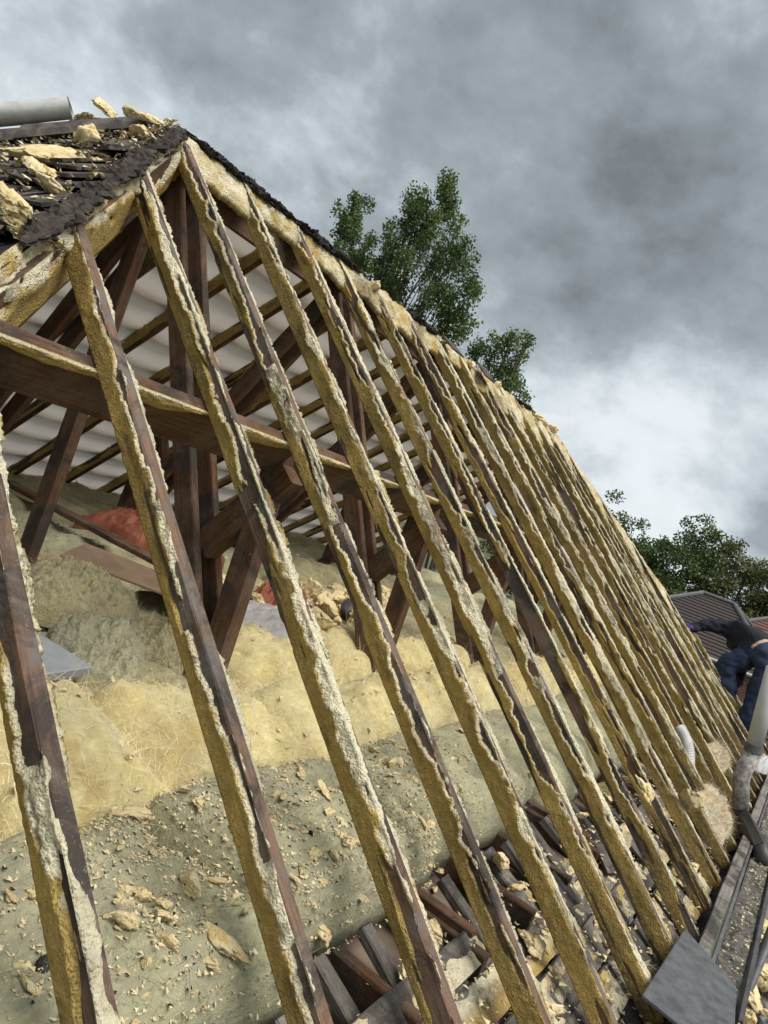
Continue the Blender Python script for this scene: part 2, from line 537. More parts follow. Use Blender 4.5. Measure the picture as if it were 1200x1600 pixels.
def ground_mat():
    m, nt, b = new_mat('ground')
    v = obj_coords(nt, rand=False)
    n1 = noise(nt, v, 0.12, 6, 0.6)
    n2 = noise(nt, v, 6, 5, 0.7)
    c = mix(nt, n1, (0.06, 0.085, 0.03), (0.13, 0.12, 0.07))
    c = mix(nt, ramp(nt, n2, [(0.3, 0.5), (0.7, 0.0)]), c, (0.04, 0.05, 0.02))
    nt.links.new(c, b.inputs['Base Color'])
    b.inputs['Roughness'].default_value = 1.0
    return m

# ---------------------------------------------------------------- setting: ground
GZ = -4.3
g = mesh_obj('ground', [(-1500, -1500, GZ), (1500, -1500, GZ), (1500, 1500, GZ), (-1500, 1500, GZ)], [(0, 1, 2, 3)], ground_mat())
tag(g, kind='structure')

# ---------------------------------------------------------------- roof geometry
P = R(40.5)
cP, sP = math.cos(P), math.sin(P)
VR, ZR = 2.80, 2.35          # slope length above the viewer's foot point, ridge height
VE = -0.85                   # eave
U0, DU = 0.747, 0.397        # first rafter, rafter spacing
RY0, RY1 = 1.955, 7.0        # ends of the ridge: hips run down from both
W, D = 0.037, 0.069
HK = 1 / cP

def S(u, v, h=0.0):
    return Vector(((VR - v) * cP + h * sP, u, ZR - (VR - v) * sP + h * cP))
def SF(u, v, h=0.0):
    return Vector((-(VR - v) * cP - h * sP, u, ZR - (VR - v) * sP + h * cP))
def vtop(u):
    if u < RY0: return VR - HK * (RY0 - u)
    if u > RY1: return VR - HK * (u - RY1)
    return VR

house = empty('house', (0, 4, GZ))
tag(house, 'stripped hipped roof with bare rafters coated in torn yellow spray foam', 'house')

# walls, soffit, wall plate
wx, wy0, wy1 = 2.55, -0.6, 9.5
V = []
for x, y in ((wx, wy0), (wx, wy1), (-wx, wy1), (-wx, wy0)):
    V += [(x, y, GZ), (x, y, -0.14)]
F = [(0, 2, 3, 1), (2, 4, 5, 3), (4, 6, 7, 5), (6, 0, 1, 7)]
mesh_obj('wall', V, F, M_brick, house)
mesh_obj('soffit', [(2.3, wy0, -0.14), (2.79, wy0, -0.14), (2.79, wy1 + .3, -0.14), (2.3, wy1 + .3, -0.14),
                    (2.3, wy0, -0.12), (2.79, wy0, -0.12), (2.79, wy1 + .3, -0.12), (2.3, wy1 + .3, -0.12)],
         [(0, 3, 2, 1), (4, 5, 6, 7), (0, 1, 5, 4), (1, 2, 6, 5), (2, 3, 7, 6), (3, 0, 4, 7)], M_dark, house)
mesh_obj('ceiling', [(-2.5, wy0, 0.10), (2.35, wy0, 0.10), (2.35, wy1, 0.10), (-2.5, wy1, 0.10),
                     (-2.5, wy0, 0.115), (2.35, wy0, 0.115), (2.35, wy1, 0.115), (-2.5, wy1, 0.115)],
         [(0, 3, 2, 1), (4, 5, 6, 7), (0, 1, 5, 4), (1, 2, 6, 5), (2, 3, 7, 6), (3, 0, 4, 7)], M_plaster, house)
beam('wall_plate', (2.46, wy0, 0.02), (2.46, wy1, 0.02), (1, 0, 0), 0.1, 0.1, M_truss, house, 5)

# ---- foam shell round a rafter -------------------------------------------------
def foam_shell(L, w, d, seed, step, far=False, heavy=0.0, rough_from=None, cover_bottom=False):
    na = max(8, int(L / step))
    A = np.linspace(0.004, L - 0.004, na)[:, None]
    nl, nt_, nr, nb = 19, 9, 12, 3
    path = []
    for i in range(nl): path.append((-w/2, -d + d * i / (nl - 1), -1, 0, 'l', i / (nl - 1)))
    for i in range(nt_): path.append((-w/2 + w * i / (nt_ - 1), 0, 0, 1, 't', i / (nt_ - 1)))
    for i in range(nr): path.append((w/2, -d * i / (nr - 1), 1, 0, 'r', 1 - i / (nr - 1)))
    for i in range(nb): path.append((w/2 - w * (i + .5) / nb, -d, 0, -1, 'b', (i + .5) / nb))
    b = np.array([p[0] for p in path])[None]
    c = np.array([p[1] for p in path])[None]
    nb_ = np.array([p[2] for p in path], float)[None]
    nc_ = np.array([p[3] for p in path], float)[None]
    sec = np.array([p[4] for p in path])
    q_ = np.array([p[5] for p in path])[None]
    s = seed * 11.37
    T = np.zeros((na, len(path)))
    torn = np.zeros_like(T)
    fine = fbm(A * 110, b * 110 + s, c * 110, 3)
    mid = fbm(A * 16, b * 20 + s, c * 20 + 4, 4, 0.6) * (1 + heavy * 0.7)
    low = np.zeros_like(A)
    if rough_from is not None:
        low = np.clip((A - rough_from) / 0.25 + 0.3 * vnoise(A * 5, s), 0, 1)
    rs_ = np.random.default_rng(int(seed * 13 + 5))
    for side, o in (('l', 0.0), ('r', 40.0)):
        k = sec == side
        Q = q_[:, k]
        qm, tm, bm_, hm = rs_.uniform(0.6, 0.9), rs_.uniform(0.7, 1.3), rs_.uniform(-0.12, 0.32), rs_.uniform(-0.08, 0.26)
        jag = np.round(vnoise(A * 17, s + o, 41) * 2.2) / 2.2
        jag2 = np.round(vnoise(A * 47, s + o, 43) * 2) / 2
        qc = qm + 0.26 * fbm(A * 2.3, s + o, 0, 2) + 0.15 * vnoise(A * 6, s + o, 2) + 0.13 * jag + 0.06 * jag2 + 0.10 * fbm(A * 30, s + o, 5, 4, 0.65)
        qc = np.clip(qc + heavy * 0.12, 0.2, 1.12)
        qc = qc * (1 - low) + low * (1.02 + 0.05 * vnoise(A * 22, s + o, 3))
        th = tm * (0.0085 + 0.0085 * fbm(A * 1.8, s + o, 7, 3) + 0.004 * vnoise(A * 9, s + o, 9)) + heavy * 0.004
        th = np.clip(th, 0.002, 0.028) * (1 - 0.6 * low)
        skin = 0.003 + th * np.clip(Q / qc, 0, 1) ** 1.4 + 0.0012 * fine[:, k] + 0.0025 * mid[:, k]
        x = Q - qc
        step_ = np.round(fbm(A * 20, Q * 2.5 + s, o + 3, 2) * 3) / 3
        cut = th * (1 - 0.9 * np.clip(x / np.maximum(1.05 - qc, 0.08), 0, 1)) + 0.0045 * fine[:, k] + 0.004 * mid[:, k] + 0.005 * step_ + 0.003
        bare = np.clip((fbm(A * 2.6, s + o, 13, 3) + bm_ - heavy * 0.3) * 9, 0, 1) * np.clip(x * 14 - 0.4 + 0.7 * mid[:, k], 0, 1)
        cut = cut * (1 - bare) - 0.006 * bare
        hole = np.clip((fbm(A * 1.9 + 31, s + o, Q * 1.3, 4, 0.6) - 0.40 + hm) * 12, 0, 1)
        t = np.where(x > 0, cut, skin)
        t = t * (1 - hole) - 0.006 * hole
        T[:, k] = t
        torn[:, k] = np.clip(x * 30, 0, 1)
    tc0, tc1 = rs_.uniform(-0.2, 0.3), rs_.uniform(-0.35, 0.1)
    k = sec == 't'
    Q = q_[:, k]
    bl = tc0 + 0.12 * np.round(vnoise(A * 19, s, 51) * 2) / 2 + 0.6 * fbm(A * 2.3, s, 21, 3) + 0.22 * fbm(A * 14, s, 23, 3) + heavy * 0.75
    e = np.clip((bl - Q) * 8, -1, 1)
    br_ = tc1 + 0.5 * fbm(A * 2.7, s, 27, 3) + 0.2 * fbm(A * 14, s, 29, 3) + heavy * 0.5
    e2 = np.clip((br_ - (1 - Q)) * 5, -1, 1)
    e = np.maximum(e, e2) - low * 0.25
    T[:, k] = np.where(e > 0, 0.003 + 0.006 * e + 0.004 * mid[:, k] + 0.003 * fine[:, k], 0.006 * np.maximum(e * 3, -1))
    torn[:, k] = 1
    k = sec == 'b'
    if cover_bottom:
        T[:, k] = 0.004 + 0.006 * mid[:, k]
    else:
        T[:, k] = -0.004
    # soften the corners
    nb2 = nb_.copy(); nc2 = nc_.copy()
    for i in range(len(path)):
        if path[i][4] == 'l' and path[i][5] > 0.93: nb2[0, i], nc2[0, i] = -0.8, 0.6
        if path[i][4] == 't' and path[i][5] < 0.07: nb2[0, i], nc2[0, i] = -0.5, 0.86
        if path[i][4] == 't' and path[i][5] > 0.93: nb2[0, i], nc2[0, i] = 0.5, 0.86
        if path[i][4] == 'r' and path[i][5] > 0.93: nb2[0, i], nc2[0, i] = 0.8, 0.6
        if path[i][4] in 'lr' and path[i][5] < 0.05: T[:, i] = np.minimum(T[:, i], 0.003)
    taper = np.clip(np.minimum(A, L - A) / 0.02, 0, 1)
    T = T * taper - 0.002 * (1 - taper)
    Vv = np.zeros((na, len(path), 3))
    Vv[..., 0] = A + 0.005 * mid
    Vv[..., 1] = b + nb2 * T
    Vv[..., 2] = c + nc2 * T
    dirt = np.clip(1.1 * fbm(A * 2.3, b * 14 + s, c * 14 + 60, 4) - 0.30 + 0.55 * low, 0, 0.92)
    dirt = np.maximum(dirt, np.clip(fbm(A * 11, b * 30 + s, c * 30 + 90, 3) * 1.3 - 0.5, 0, 0.8)) + 0 * T
    Fc = grid_faces(na, len(path), True)[:, ::-1]
    return Vv.reshape(-1, 3), Fc, {'torn': torn.ravel(), 'dirt': dirt.ravel()}

# ---- near rafters ---------------------------------------------------------------
NR = 22
rafter_u = [U0 + DU * i + (0.018, 0.040, 0.034, 0.024, 0.018, 0.012)[min(i, 5)] for i in range(NR)]
for i, u in enumerate(rafter_u):
    vt = vtop(u) + 0.045
    L = vt - VE
    if L < 0.15:
        continue
    ju = 0.004 * random.uniform(-1, 1)
    Vb, Fb = beam_mesh(L, W, D, i, wob=0.002)
    m = frame(S(u + ju, vt), (cP, 0, -sP), (0, 1, 0))
    raf = mesh_obj('rafter', Vb, Fb, M_rafter, house, matrix=m)
    step = 0.005 if i < 5 else (0.007 if i < 9 else (0.010 if i < 13 else 0.014))
    heavy = 0.0 if i < 6 else min(0.6, 0.08 * (i - 5))
    Vv, Fc, at = foam_shell(L, W, D, i + 3, step, heavy=heavy, rough_from=L - 0.62)
    if i > 6:
        at['dirt'] = np.clip(at['dirt'] + 0.045 * min(i - 6, 7), 0, 0.9)
    mesh_obj('foam_residue', Vv, Fc, M_foam, raf, smooth=True, attrs=at)

# ---- far rafters, membrane and battens -------------------------------------------
for i, u in enumerate(rafter_u):
    if u < 1.3 or u > 8.6:
        continue
    vt = vtop(u) - 0.03
    L = vt - VE
    Vb, Fb = beam_mesh(L, W, D, i + 60, wob=0.002)
    m = frame(SF(u, vt), (-cP, 0, -sP), (0, -1, 0))
    raf = mesh_obj('rafter', Vb, Fb, M_truss, house, matrix=m)
    Vv, Fc, at = foam_shell(L, W, D, i + 103, 0.02, heavy=0.45)
    at['dirt'] = np.clip(at['dirt'] + 0.25, 0, 0.9)
    mesh_obj('foam_residue', Vv, Fc, M_foam, raf, smooth=True, attrs=at)
ny, nv = 90, 30
yy = np.linspace(0.2, 9.2, ny)[:, None]
vv_ = np.linspace(VE, VR - 0.02, nv)[None, :]
sag = -0.012 * np.abs(np.sin((yy - U0) / DU * math.pi)) + 0.004 * fbm(yy * 3, vv_ * 3, 5) - 0.004
vtv = np.vectorize(vtop)(yy)
ve = np.minimum(vv_ + 0 * yy, vtv - 0.01)
MV = np.stack([-(VR - ve) * cP - sag * sP, yy + 0 * vv_, ZR - (VR - ve) * sP + sag * cP], -1)
mesh_obj('membrane', MV.reshape(-1, 3), grid_faces(ny, nv), M_memb, house, smooth=True)
for k in range(13):
    v = VE + 0.12 + 0.265 * k
    y0 = RY0 - (VR - v) / HK + 0.1
    y1 = RY1 + (VR - v) / HK - 0.1
    beam('batten', SF(max(0.2, y0), v, 0.030), SF(min(9.3, y1), v, 0.030), (cP, 0, sP), 0.07, 0.025, M_grey, house, k + 200)

# ---- ridge board, hip rafters ------------------------------------------------------
beam('ridge_board', (0, RY0 - .02, ZR - 0.045), (0, RY1 + .02, ZR - 0.045), (1, 0, 0), 0.032, 0.17, M_truss, house, 31)
for (sx, y0, sy) in ((1, RY0, -1), (-1, RY0, -1), (1, RY1, 1), (-1, RY1, 1)):
    p0 = Vector((0, y0, ZR - 0.05))
    p1 = Vector((sx * (VR - VE) * cP, y0 + sy * (VR - VE) * cP, ZR - 0.05 - (VR - VE) * sP))
    hr = beam('hip_rafter', p0, p1, (sx, -sy, 0), 0.045, 0.15, M_truss, house, 33)
    L = (p1 - p0).length
    Vv, Fc, at = foam_shell(L, 0.045, 0.15, 77 + sx + sy * 3, 0.014, heavy=0.3)
    mesh_obj('foam_residue', Vv, Fc, M_foam, hr, smooth=True, attrs=at)

# ---- purlins, set square to the rafters, in lengths between the trusses --------------
TY = [2.04 + 3 * DU * k for k in range(5)]
pv = 1.285
cuts = [0.2] + TY + [8.2]
for k in range(len(cuts) - 1):
    p0, p1 = S(cuts[k] + 0.02, pv, -D - 0.004), S(cuts[k + 1] - 0.02, pv, -D - 0.004)
    pu = mesh_obj('purlin', *beam_mesh(cuts[k + 1] - cuts[k] - 0.04, 0.055, 0.155, 40 + k), [M_truss], house,
                  matrix=frame(p0, (0, 1, 0), (-cP, 0, sP)))
    # dusty foam along its upper edge
    Lp = cuts[k + 1] - cuts[k] - 0.06
    na = max(10, int(Lp / 0.012))
    A = np.linspace(0.01, Lp, na)[:, None]
    Q = np.linspace(0, 1, 12)[None]
    bag = np.clip(0.006 + 0.07 * np.abs(np.sin((A + cuts[k] - U0) / DU * math.pi)) ** 0.7 * 0.4 + 0.02 * fbm(A * 5, k * 9.1, 0, 3), 0.004, 0.06)
    zz = 0.004 - bag * Q + 0 * A
    th = 0.0025 + 0.004 * np.sin(np.clip(Q, 0, 1) * math.pi) ** 0.7 + 0.003 * fbm(A * 40, Q * 8, k, 3)
    yv = -0.0275 - th
    FV = np.stack([A + 0 * Q, yv, zz], -1)
    FV2 = np.stack([A + 0 * Q, -0.020 + 0 * th, zz], -1)
    allv = np.concatenate([FV, FV2[:, ::-1]], 1)
    mesh_obj('foam_residue', allv.reshape(-1, 3), grid_faces(na, 24, True), M_foam, pu, smooth=True,
             attrs={'torn': np.clip(1 - np.concatenate([Q + 0 * A, Q + 0 * A], 1) * 4, 0, 1).ravel(), 'dirt': 0 * allv[..., 0].ravel() + 0.1})
    q0, q1 = SF(cuts[k] + 0.02, pv, -D - 0.004), SF(cuts[k + 1] - 0.02, pv, -D - 0.004)
    mesh_obj('purlin', *beam_mesh(cuts[k + 1] - cuts[k] - 0.04, 0.055, 0.155, 50 + k), [M_truss], house,
             matrix=frame(q0, (0, 1, 0), (-cP, 0, -sP)))

# ---- trusses: paired hangers from the ridge, posts and raking struts under the purlins ----
for k, y in enumerate(TY):
    for sx in (1, -1):
        for dy in (-0.055, 0.055):
            beam('hanger', (sx * 0.02, y + dy, 2.24), (sx * 1.17, y + dy, 0.30), (0, 1, 0), 0.036, 0.095, M_truss, house, k * 9 + sx)
        pt = S(y, pv - 0.05, -D - 0.10) if sx > 0 else SF(y, pv - 0.05, -D - 0.10)
        beam('strut', (sx * 1.13, y, 0.25), (pt.x, y, pt.z + 0.06), (0, 1, 0), 0.06, 0.095, M_truss, house, k * 9 + sx + 3)
        beam('strut', (pt.x - sx * 0.02, y, pt.z + 0.03), (sx * 0.80, y, 0.86), (0, 1, 0), 0.066, 0.11, M_truss, house, k * 9 + sx + 5)
    beam('tie', (-2.28, y, 0.22), (2.28, y, 0.22), (0, 1, 0), 0.045, 0.12, M_truss, house, k * 9 + 7)
beam('king_post', (0.0, RY0 + 0.01, 2.2), (0.0, RY0 + 0.01, 0.2), (0, 1, 0), 0.05, 0.09, M_truss, house, 91)
for i, u in enumerate(rafter_u):          # ceiling joists beside every rafter foot
    if u > 8.8: continue
    beam('joist', (1.6, u + 0.05, 0.205), (2.34, u + 0.05, 0.195), (0, 1, 0), 0.042, 0.085, M_truss, house, i + 300)

# ---- foam webs left between rafter heads along the ridge and the hip -----------------
def foam_web(i, seed, drop, leg, thick=0.045):
    u0, u1 = rafter_u[i] - 0.01, rafter_u[i + 1] + 0.01
    nt_ = 70
    t = np.linspace(0, 1, nt_)[:, None]
    u = u0 + (u1 - u0) * t
    top = np.vectorize(vtop)(u) + 0.03
    arch = drop + leg * np.abs(2 * t - 1) ** 2.2 + 0.02 * fbm(t * 5, seed, 0, 3) + 0.012 * fbm(t * 18, seed, 3, 3)
    arch = np.maximum(arch, 0.03)
    m = 30
    Q = np.linspace(0, 1, m)[None]
    vtp = top - arch * Q
    bend = 0.016 * fbm(u * 9, vtp * 9, seed, 3) + 0.010 * (np.abs(fbm(u * 24, vtp * 24, seed, 4, 0.65)) - .3) + 0.005 * fbm(u * 90, vtp * 90, seed, 3)
    h_out = 0.002 + bend - 0.028 * Q ** 3 - 0.02 * np.sin(t * math.pi) * Q
    h_in = h_out - thick * (1 - 0.55 * Q ** 4) - 0.01
    ou = np.stack([(VR - vtp) * cP + h_out * sP, u + 0 * Q, ZR - (VR - vtp) * sP + h_out * cP], -1)
    inn = np.stack([(VR - vtp) * cP + h_in * sP, u + 0 * Q, ZR - (VR - vtp) * sP + h_in * cP], -1)
    allv = np.concatenate([ou, inn[:, ::-1]], 1)
    F = grid_faces(nt_, 2 * m, True)
    tn = np.concatenate([np.clip(0.55 + 0.9 * fbm(u * 14, vtp * 14, seed + 2, 4), 0, 1), 0 * h_in], 1)
    dr = np.clip(fbm(np.concatenate([u + 0 * Q, u + 0 * Q], 1) * 5, np.concatenate([vtp, vtp[:, ::-1]], 1) * 5, seed, 4) * 1.1 - 0.05, 0, 0.85)
    mesh_obj('foam_web', allv.reshape(-1, 3), F, M_foam, house, smooth=True, attrs={'torn': tn.ravel(), 'dirt': dr.ravel()})
for i in range(0, 19):
    if i < 3:
        foam_web(i, i + 5.5, 0.075, 0.10)
    else:
        foam_web(i, i + 5.5, random.uniform(0.10, 0.2) + (0.1 if i > 10 else 0), random.uniform(0.06, 0.16))

# ---- black bedding and torn felt left along the ridge and the near hip -----------------
def crust_line(name, pts, r, seed, mat, flat=0.6, n=None):
    pts = [Vector(p) for p in pts]
    L = sum((pts[i + 1] - pts[i]).length for i in range(len(pts) - 1))
    n = n or max(6, int(L / 0.007))
    V = []
    m = 16
    for k in range(n + 1):
        s = k / n * (len(pts) - 1)
        j = min(int(s), len(pts) - 2)
        p = pts[j].lerp(pts[j + 1], s - j)
        d = (pts[j + 1] - pts[j]).normalized()
        a = d.cross(Vector((0, 0, 1))).normalized()
        up = a.cross(d)
        taper = min(1, 6 * k / n, 6 * (n - k) / n)
        for q in range(m):
            ang = q / m * 2 * math.pi
            rr = r * (0.25 + 0.75 * taper) * max(0.2, 1 + 1.1 * float(fbm(k * 0.15, math.cos(ang) * 1.9 + seed, math.sin(ang) * 1.9, 5, 0.75)))
            V.append(p + a * math.cos(ang) * rr + up * math.sin(ang) * rr * flat)
    F = [tuple(f) for f in grid_faces(n + 1, m, True)]
    F.append(tuple(range(m - 1, -1, -1)))
    F.append(tuple(range(n * m, n * m + m)))
    return mesh_obj(name, V, F, mat, house)
for k, (a, b_, r) in enumerate([(1.93, 2.75, 0.028), (2.68, 3.35, 0.034), (3.9, 4.35, 0.03), (5.9, 6.4, 0.03)]):
    crust_line('ridge_bedding', [(-0.005, a, ZR + 0.012), (0.0, b_, ZR + 0.015)], r, k * 3.3, M_black)
for k, (a, b_) in enumerate([(0.02, 0.30), (0.32, 0.62), (0.6, 1.0)]):
    f = lambda t: Vector((t, RY0 - t, ZR - t * math.tan(P) + 0.02))
    crust_line('hip_bedding', [f(a), f(b_)], 0.034, 20 + k * 2.1, M_mortar, 0.5)

# ---- hip slope with what is left of its slating --------------------------------------
hip = mesh_obj('hip_slope', [(0, RY0, ZR - 0.01), (1.62, RY0 - 1.62, ZR - 0.01 - 1.62 * math.tan(P)), (-1.62, RY0 - 1.62, ZR - 0.01 - 1.62 * math.tan(P))],
               [(0, 2, 1)], M_black, house)
sl_me = {}
def slate_mesh(k):
    if k in sl_me: return sl_me[k]
    rr = random.Random(k)
    w, l, t = 0.125, 0.2, 0.011
    out = [(-w/2, 0), (w/2, 0), (w/2 * rr.uniform(.9, 1), -l * rr.uniform(.9, 1)), (rr.uniform(-.03, .03), -l * rr.uniform(.93, 1.02)), (-w/2 * rr.uniform(.9, 1), -l * rr.uniform(.88, 1))]
    V = [(x, y, 0) for x, y in out] + [(x + rr.uniform(-.002, .002), y + rr.uniform(-.003, .003), t) for x, y in out]
    n = len(out)
    F = [tuple(range(n)), tuple(range(2 * n - 1, n - 1, -1))] + [(i, i + n, (i + 1) % n + n, (i + 1) % n) for i in range(n)]
    me = bpy.data.meshes.new('slate')
    me.from_pydata(V, [], F)
    me.materials.append(M_slate)
    sl_me[k] = me
    return me
rs = random.Random(3)
course = 0
s_ = 0.10
while s_ < 1.95:
    half = s_ * cP - 0.035
    nsl = int(2 * half / 0.13)
    for j in range(nsl + 1):
        x = -half + (j + 0.5 * (course % 2)) * 0.13 + rs.uniform(-.012, .012)
        if x > half - 0.03 or rs.random() < 0.16 or (x > 0.2 and x > half - 0.22 and rs.random() < 0.25):
            continue
        p = Vector((x, RY0 - (s_ - 0.11) * cP, ZR - (s_ - 0.11) * sP))
        nrm = Vector((0, -sP, cP))
        tilt = 0.11 + rs.uniform(-0.05, 0.12)
        m = frame(p + nrm * 0.004, (1, rs.uniform(-.16, .16), rs.uniform(-.08, .08)), (0, cP, sP)) @ Matrix.Rotation(-tilt, 4, 'X')
        o = link('slate', slate_mesh(rs.randint(0, 5)), hip, m)
    s_ += 0.078
    course += 1

# ---- eaves: tilt board, gutter with silt, stepped boards below the rafter feet -----------
beam('fascia', (2.80, wy0, 0.035), (2.80, 9.3, 0.035), (1, 0, 0), 0.05, 0.19, M_grey, house, 401, wob=0.003)
gx, gz, gr = 2.905, -0.005, 0.062
ng = 60
ys = np.linspace(3.02, 7.6, ng)
prof = [(gx + gr * math.cos(a), gz + gr * math.sin(a) * 1.05) for a in np.linspace(math.pi, 2 * math.pi, 9)]
prof = [(prof[0][0], prof[0][1] + 0.008)] + prof + [(prof[-1][0] + 0.012, prof[-1][1] + 0.006), (prof[-1][0] + 0.012, prof[-1][1] - 0.008)]
inner = prof
outer = [(x + (0.004 if x > gx else -0.0035), z - 0.004) for x, z in prof][::-1]
full = inner + outer
GV = [(x, y, z + 0.003 * float(vnoise(y * 2, 3))) for y in ys for x, z in full]
GF = [tuple(f) for f in grid_faces(ng, len(full), True)]
GF += [tuple(range(len(full))), tuple(range(ng * len(full) - 1, (ng - 1) * len(full) - 1, -1))]
gut = mesh_obj('gutter', GV, GF, M_gutter, house)
nsx = 14
sy = np.linspace(3.1, 7.5, 240)[:, None]
sx_ = np.linspace(-1, 1, nsx)[None]
sz = gz - 0.026 + 0.010 * fbm(sy * 7, sx_ * 1.2, 4, 4) + 0.008 * fbm(sy * 45, sx_ * 2.6, 14, 4, 0.65)
SV = np.stack([gx + sx_ * (gr - 0.012) + 0 * sy, sy + 0 * sx_, sz], -1)
mesh_obj('silt', SV.reshape(-1, 3), grid_faces(240, nsx), M_silt, gut, smooth=True)
beam('gutter_rail', (2.838, 3.0, 0.03), (2.838, 7.6, 0.03), (1, 0, 0), 0.014, 0.03, M_gutter, house, 402)
for k in range(26):         # short laths and joist ends across the eaves gap
    y = 1.35 + 0.2 * k + 0.03 * math.sin(k * 5.1)
    beam('lath', (2.10, y, 0.225 + 0.01 * math.sin(k * 3.3)), (2.70, y + 0.03 * math.sin(k * 2.2), -0.055), (0, 1, 0), 0.045 if k % 3 else 0.07, 0.03, [M_grey, M_dark, M_dark][k % 3], house, 500 + k, wob=0.004)
rb = random.Random(11)
for k, (x, z, w, y0, y1, mt) in enumerate([(2.30, 0.19, 0.09, 0.4, 2.05, M_dark), (2.27, 0.135, 0.08, 2.0, 3.4, M_grey), (2.38, 0.10, 0.11, 1.5, 3.1, M_dark), (2.50, 0.055, 0.12, 1.9, 4.1, M_dark),
                                          (2.60, 0.0, 0.12, 2.1, 5.2, M_dark), (2.40, 0.09, 0.1, 3.1, 5.0, M_grey), (2.35, 0.15, 0.09, 3.5, 6.5, M_dark), (2.52, 0.05, 0.1, 4.2, 7.0, M_dark), (2.68, -0.05, 0.1, 2.4, 7.0, M_dark)]):
    bd = beam('eaves_board', (x, y0, z), (x + rb.uniform(-.04, .04), y1, z + rb.uniform(-.015, .015)), (1, 0, -0.55), w, 0.024, mt, house, 420 + k, wob=0.003)
    Lb = y1 - y0
    na = int(Lb / 0.015)
    A = np.linspace(0.0, Lb, na)[:, None]
    Q = np.linspace(0, 1, 9)[None]
    hgt = np.clip(0.018 * fbm(A * 3.2, k * 7.7, Q * 0.8, 4) + 0.006 * fbm(A * 25, k, Q * 5, 3), -0.006, 0.05)
    FV = np.stack([A + 0 * Q, w * (Q - 0.5) * 0.94 + 0 * A, hgt], -1)
    mesh_obj('foam_residue', FV.reshape(-1, 3), grid_faces(na, 9)[:, ::-1] * 1, M_foam, bd, smooth=True,
             attrs={'torn': np.clip(0.6 + fbm(A * 4, Q, k, 3), 0, 1).ravel(), 'dirt': np.clip(0.35 + 0.8 * fbm(A * 6, Q * 2, k + 5, 3), 0, 0.9).ravel()})

# ---------------------------------------------------------------- loft insulation
QUILTS = []
def quilt(x0, x1, y0, y1, z0, z1, r, seed, mat, label, group=None, lump=0.02, name='insulation_quilt', wav=0.03, res=0.022):
    nx, ny = max(12, int((x1 - x0) / res)) + 1, max(12, int((y1 - y0) / res)) + 1
    def dense(n):
        t = np.linspace(-1, 1, n)
        return (np.sign(t) * (1 - (1 - np.abs(t)) ** 1.5) + 1) / 2
    a = dense(nx)[:, None]
    b = dense(ny)[None, :]
    X = x0 + (x1 - x0) * a + wav * fbm(b * (y1 - y0) * 2.6, seed, 1, 3) * (np.abs(2 * a - 1)) * np.sign(2 * a - 1) + 0 * b
    Yy = y0 + (y1 - y0) * b + wav * fbm(a * (x1 - x0) * 3.1, seed, 7, 3) * (np.abs(2 * b - 1)) * np.sign(2 * b - 1) + 0 * a
    ex = np.minimum(a, 1 - a) * (x1 - x0)
    ey = np.minimum(b, 1 - b) * (y1 - y0)
    e = np.minimum(ex, ey)
    pr = np.sqrt(np.clip(1 - (1 - np.clip(e / r, 0, 1)) ** 2, 0, 1))
    bil = np.abs(fbm(X * 5.2, Yy * 5.2, seed + 9, 3))
    Z = z0 + (z1 - z0) * pr + (-0.9 * lump * bil + lump * fbm(X * 2.6, Yy * 2.6, seed, 3) + lump * 0.55 * fbm(X * 8, Yy * 8, seed, 3) + 0.35 * lump * (np.abs(fbm(X * 14, Yy * 14, seed + 5, 4, 0.6)) - 0.3) * -1 + 0.007 * fbm(X * 34, Yy * 34, seed, 4, 0.6)) * np.clip(pr * 1.3, 0, 1)
    bulge = 0.02 * np.sin(np.clip(e / r, 0, 1) * math.pi)
    X = X + bulge * np.sign(2 * a - 1) * (ex <= ey) * 1.0
    V = np.stack([X, Yy, Z], -1)
    o = mesh_obj(name, V.reshape(-1, 3), grid_faces(nx, ny), mat, smooth=True)
    # bottom sheet closes the batt
    bm = bmesh.new(); bm.from_mesh(o.data)
    bmesh.ops.holes_fill(bm, edges=[e_ for e_ in bm.edges if e_.is_boundary], sides=0)
    bmesh.ops.recalc_face_normals(bm, faces=bm.faces)
    bm.to_mesh(o.data); bm.free()
    c = Vector(((x0 + x1) / 2, (y0 + y1) / 2, z0))
    o.data.transform(Matrix.Translation(-c))
    o.location = c
    tag(o, label, 'insulation', group)
    QUILTS.append((x0, x1, y0, y1, X, Yy, Z))
    return o

def floor_h(x, y):
    best = 0.12
    for (x0, x1, y0, y1, X, Yy, Z) in QUILTS:
        if x0 - .03 < x < x1 + .03 and y0 - .03 < y < y1 + .03:
            k = np.argmin((X - x) ** 2 + (Yy - y) ** 2)
            if (X.flat[k] - x) ** 2 + (Yy.flat[k] - y) ** 2 < 0.002:
                best = max(best, float(Z.flat[k]))
    return best

# dusty grey-green batts nearest the eave
quilt(1.60, 2.15, 0.20, 1.36, 0.20, 0.385, 0.13, 1.0, M_qgrey, 'big grey-green insulation quilt strewn with foam crumbs at the bottom corner', lump=0.03)
quilt(1.58, 2.07, 1.33, 2.16, 0.20, 0.40, 0.12, 2.0, M_qgrey, 'grey-green insulation quilt with a rounded end beside the dark eaves gap', lump=0.03)
quilt(1.52, 2.02, 2.12, 3.30, 0.16, 0.40, 0.13, 3.0, M_qgrey, 'grey-green insulation quilt under the fifth and sixth rafters, beyond the rounded end', lump=0.03)
quilt(1.50, 2.06, 3.25, 5.10, 0.16, 0.40, 0.13, 4.0, M_qgrey, 'long dusty insulation quilt seen between the middle rafters', lump=0.03)
quilt(1.45, 2.04, 5.05, 8.60, 0.16, 0.40, 0.13, 5.0, M_qgrey, 'farthest dusty insulation quilt behind the crowded end rafters', lump=0.03)
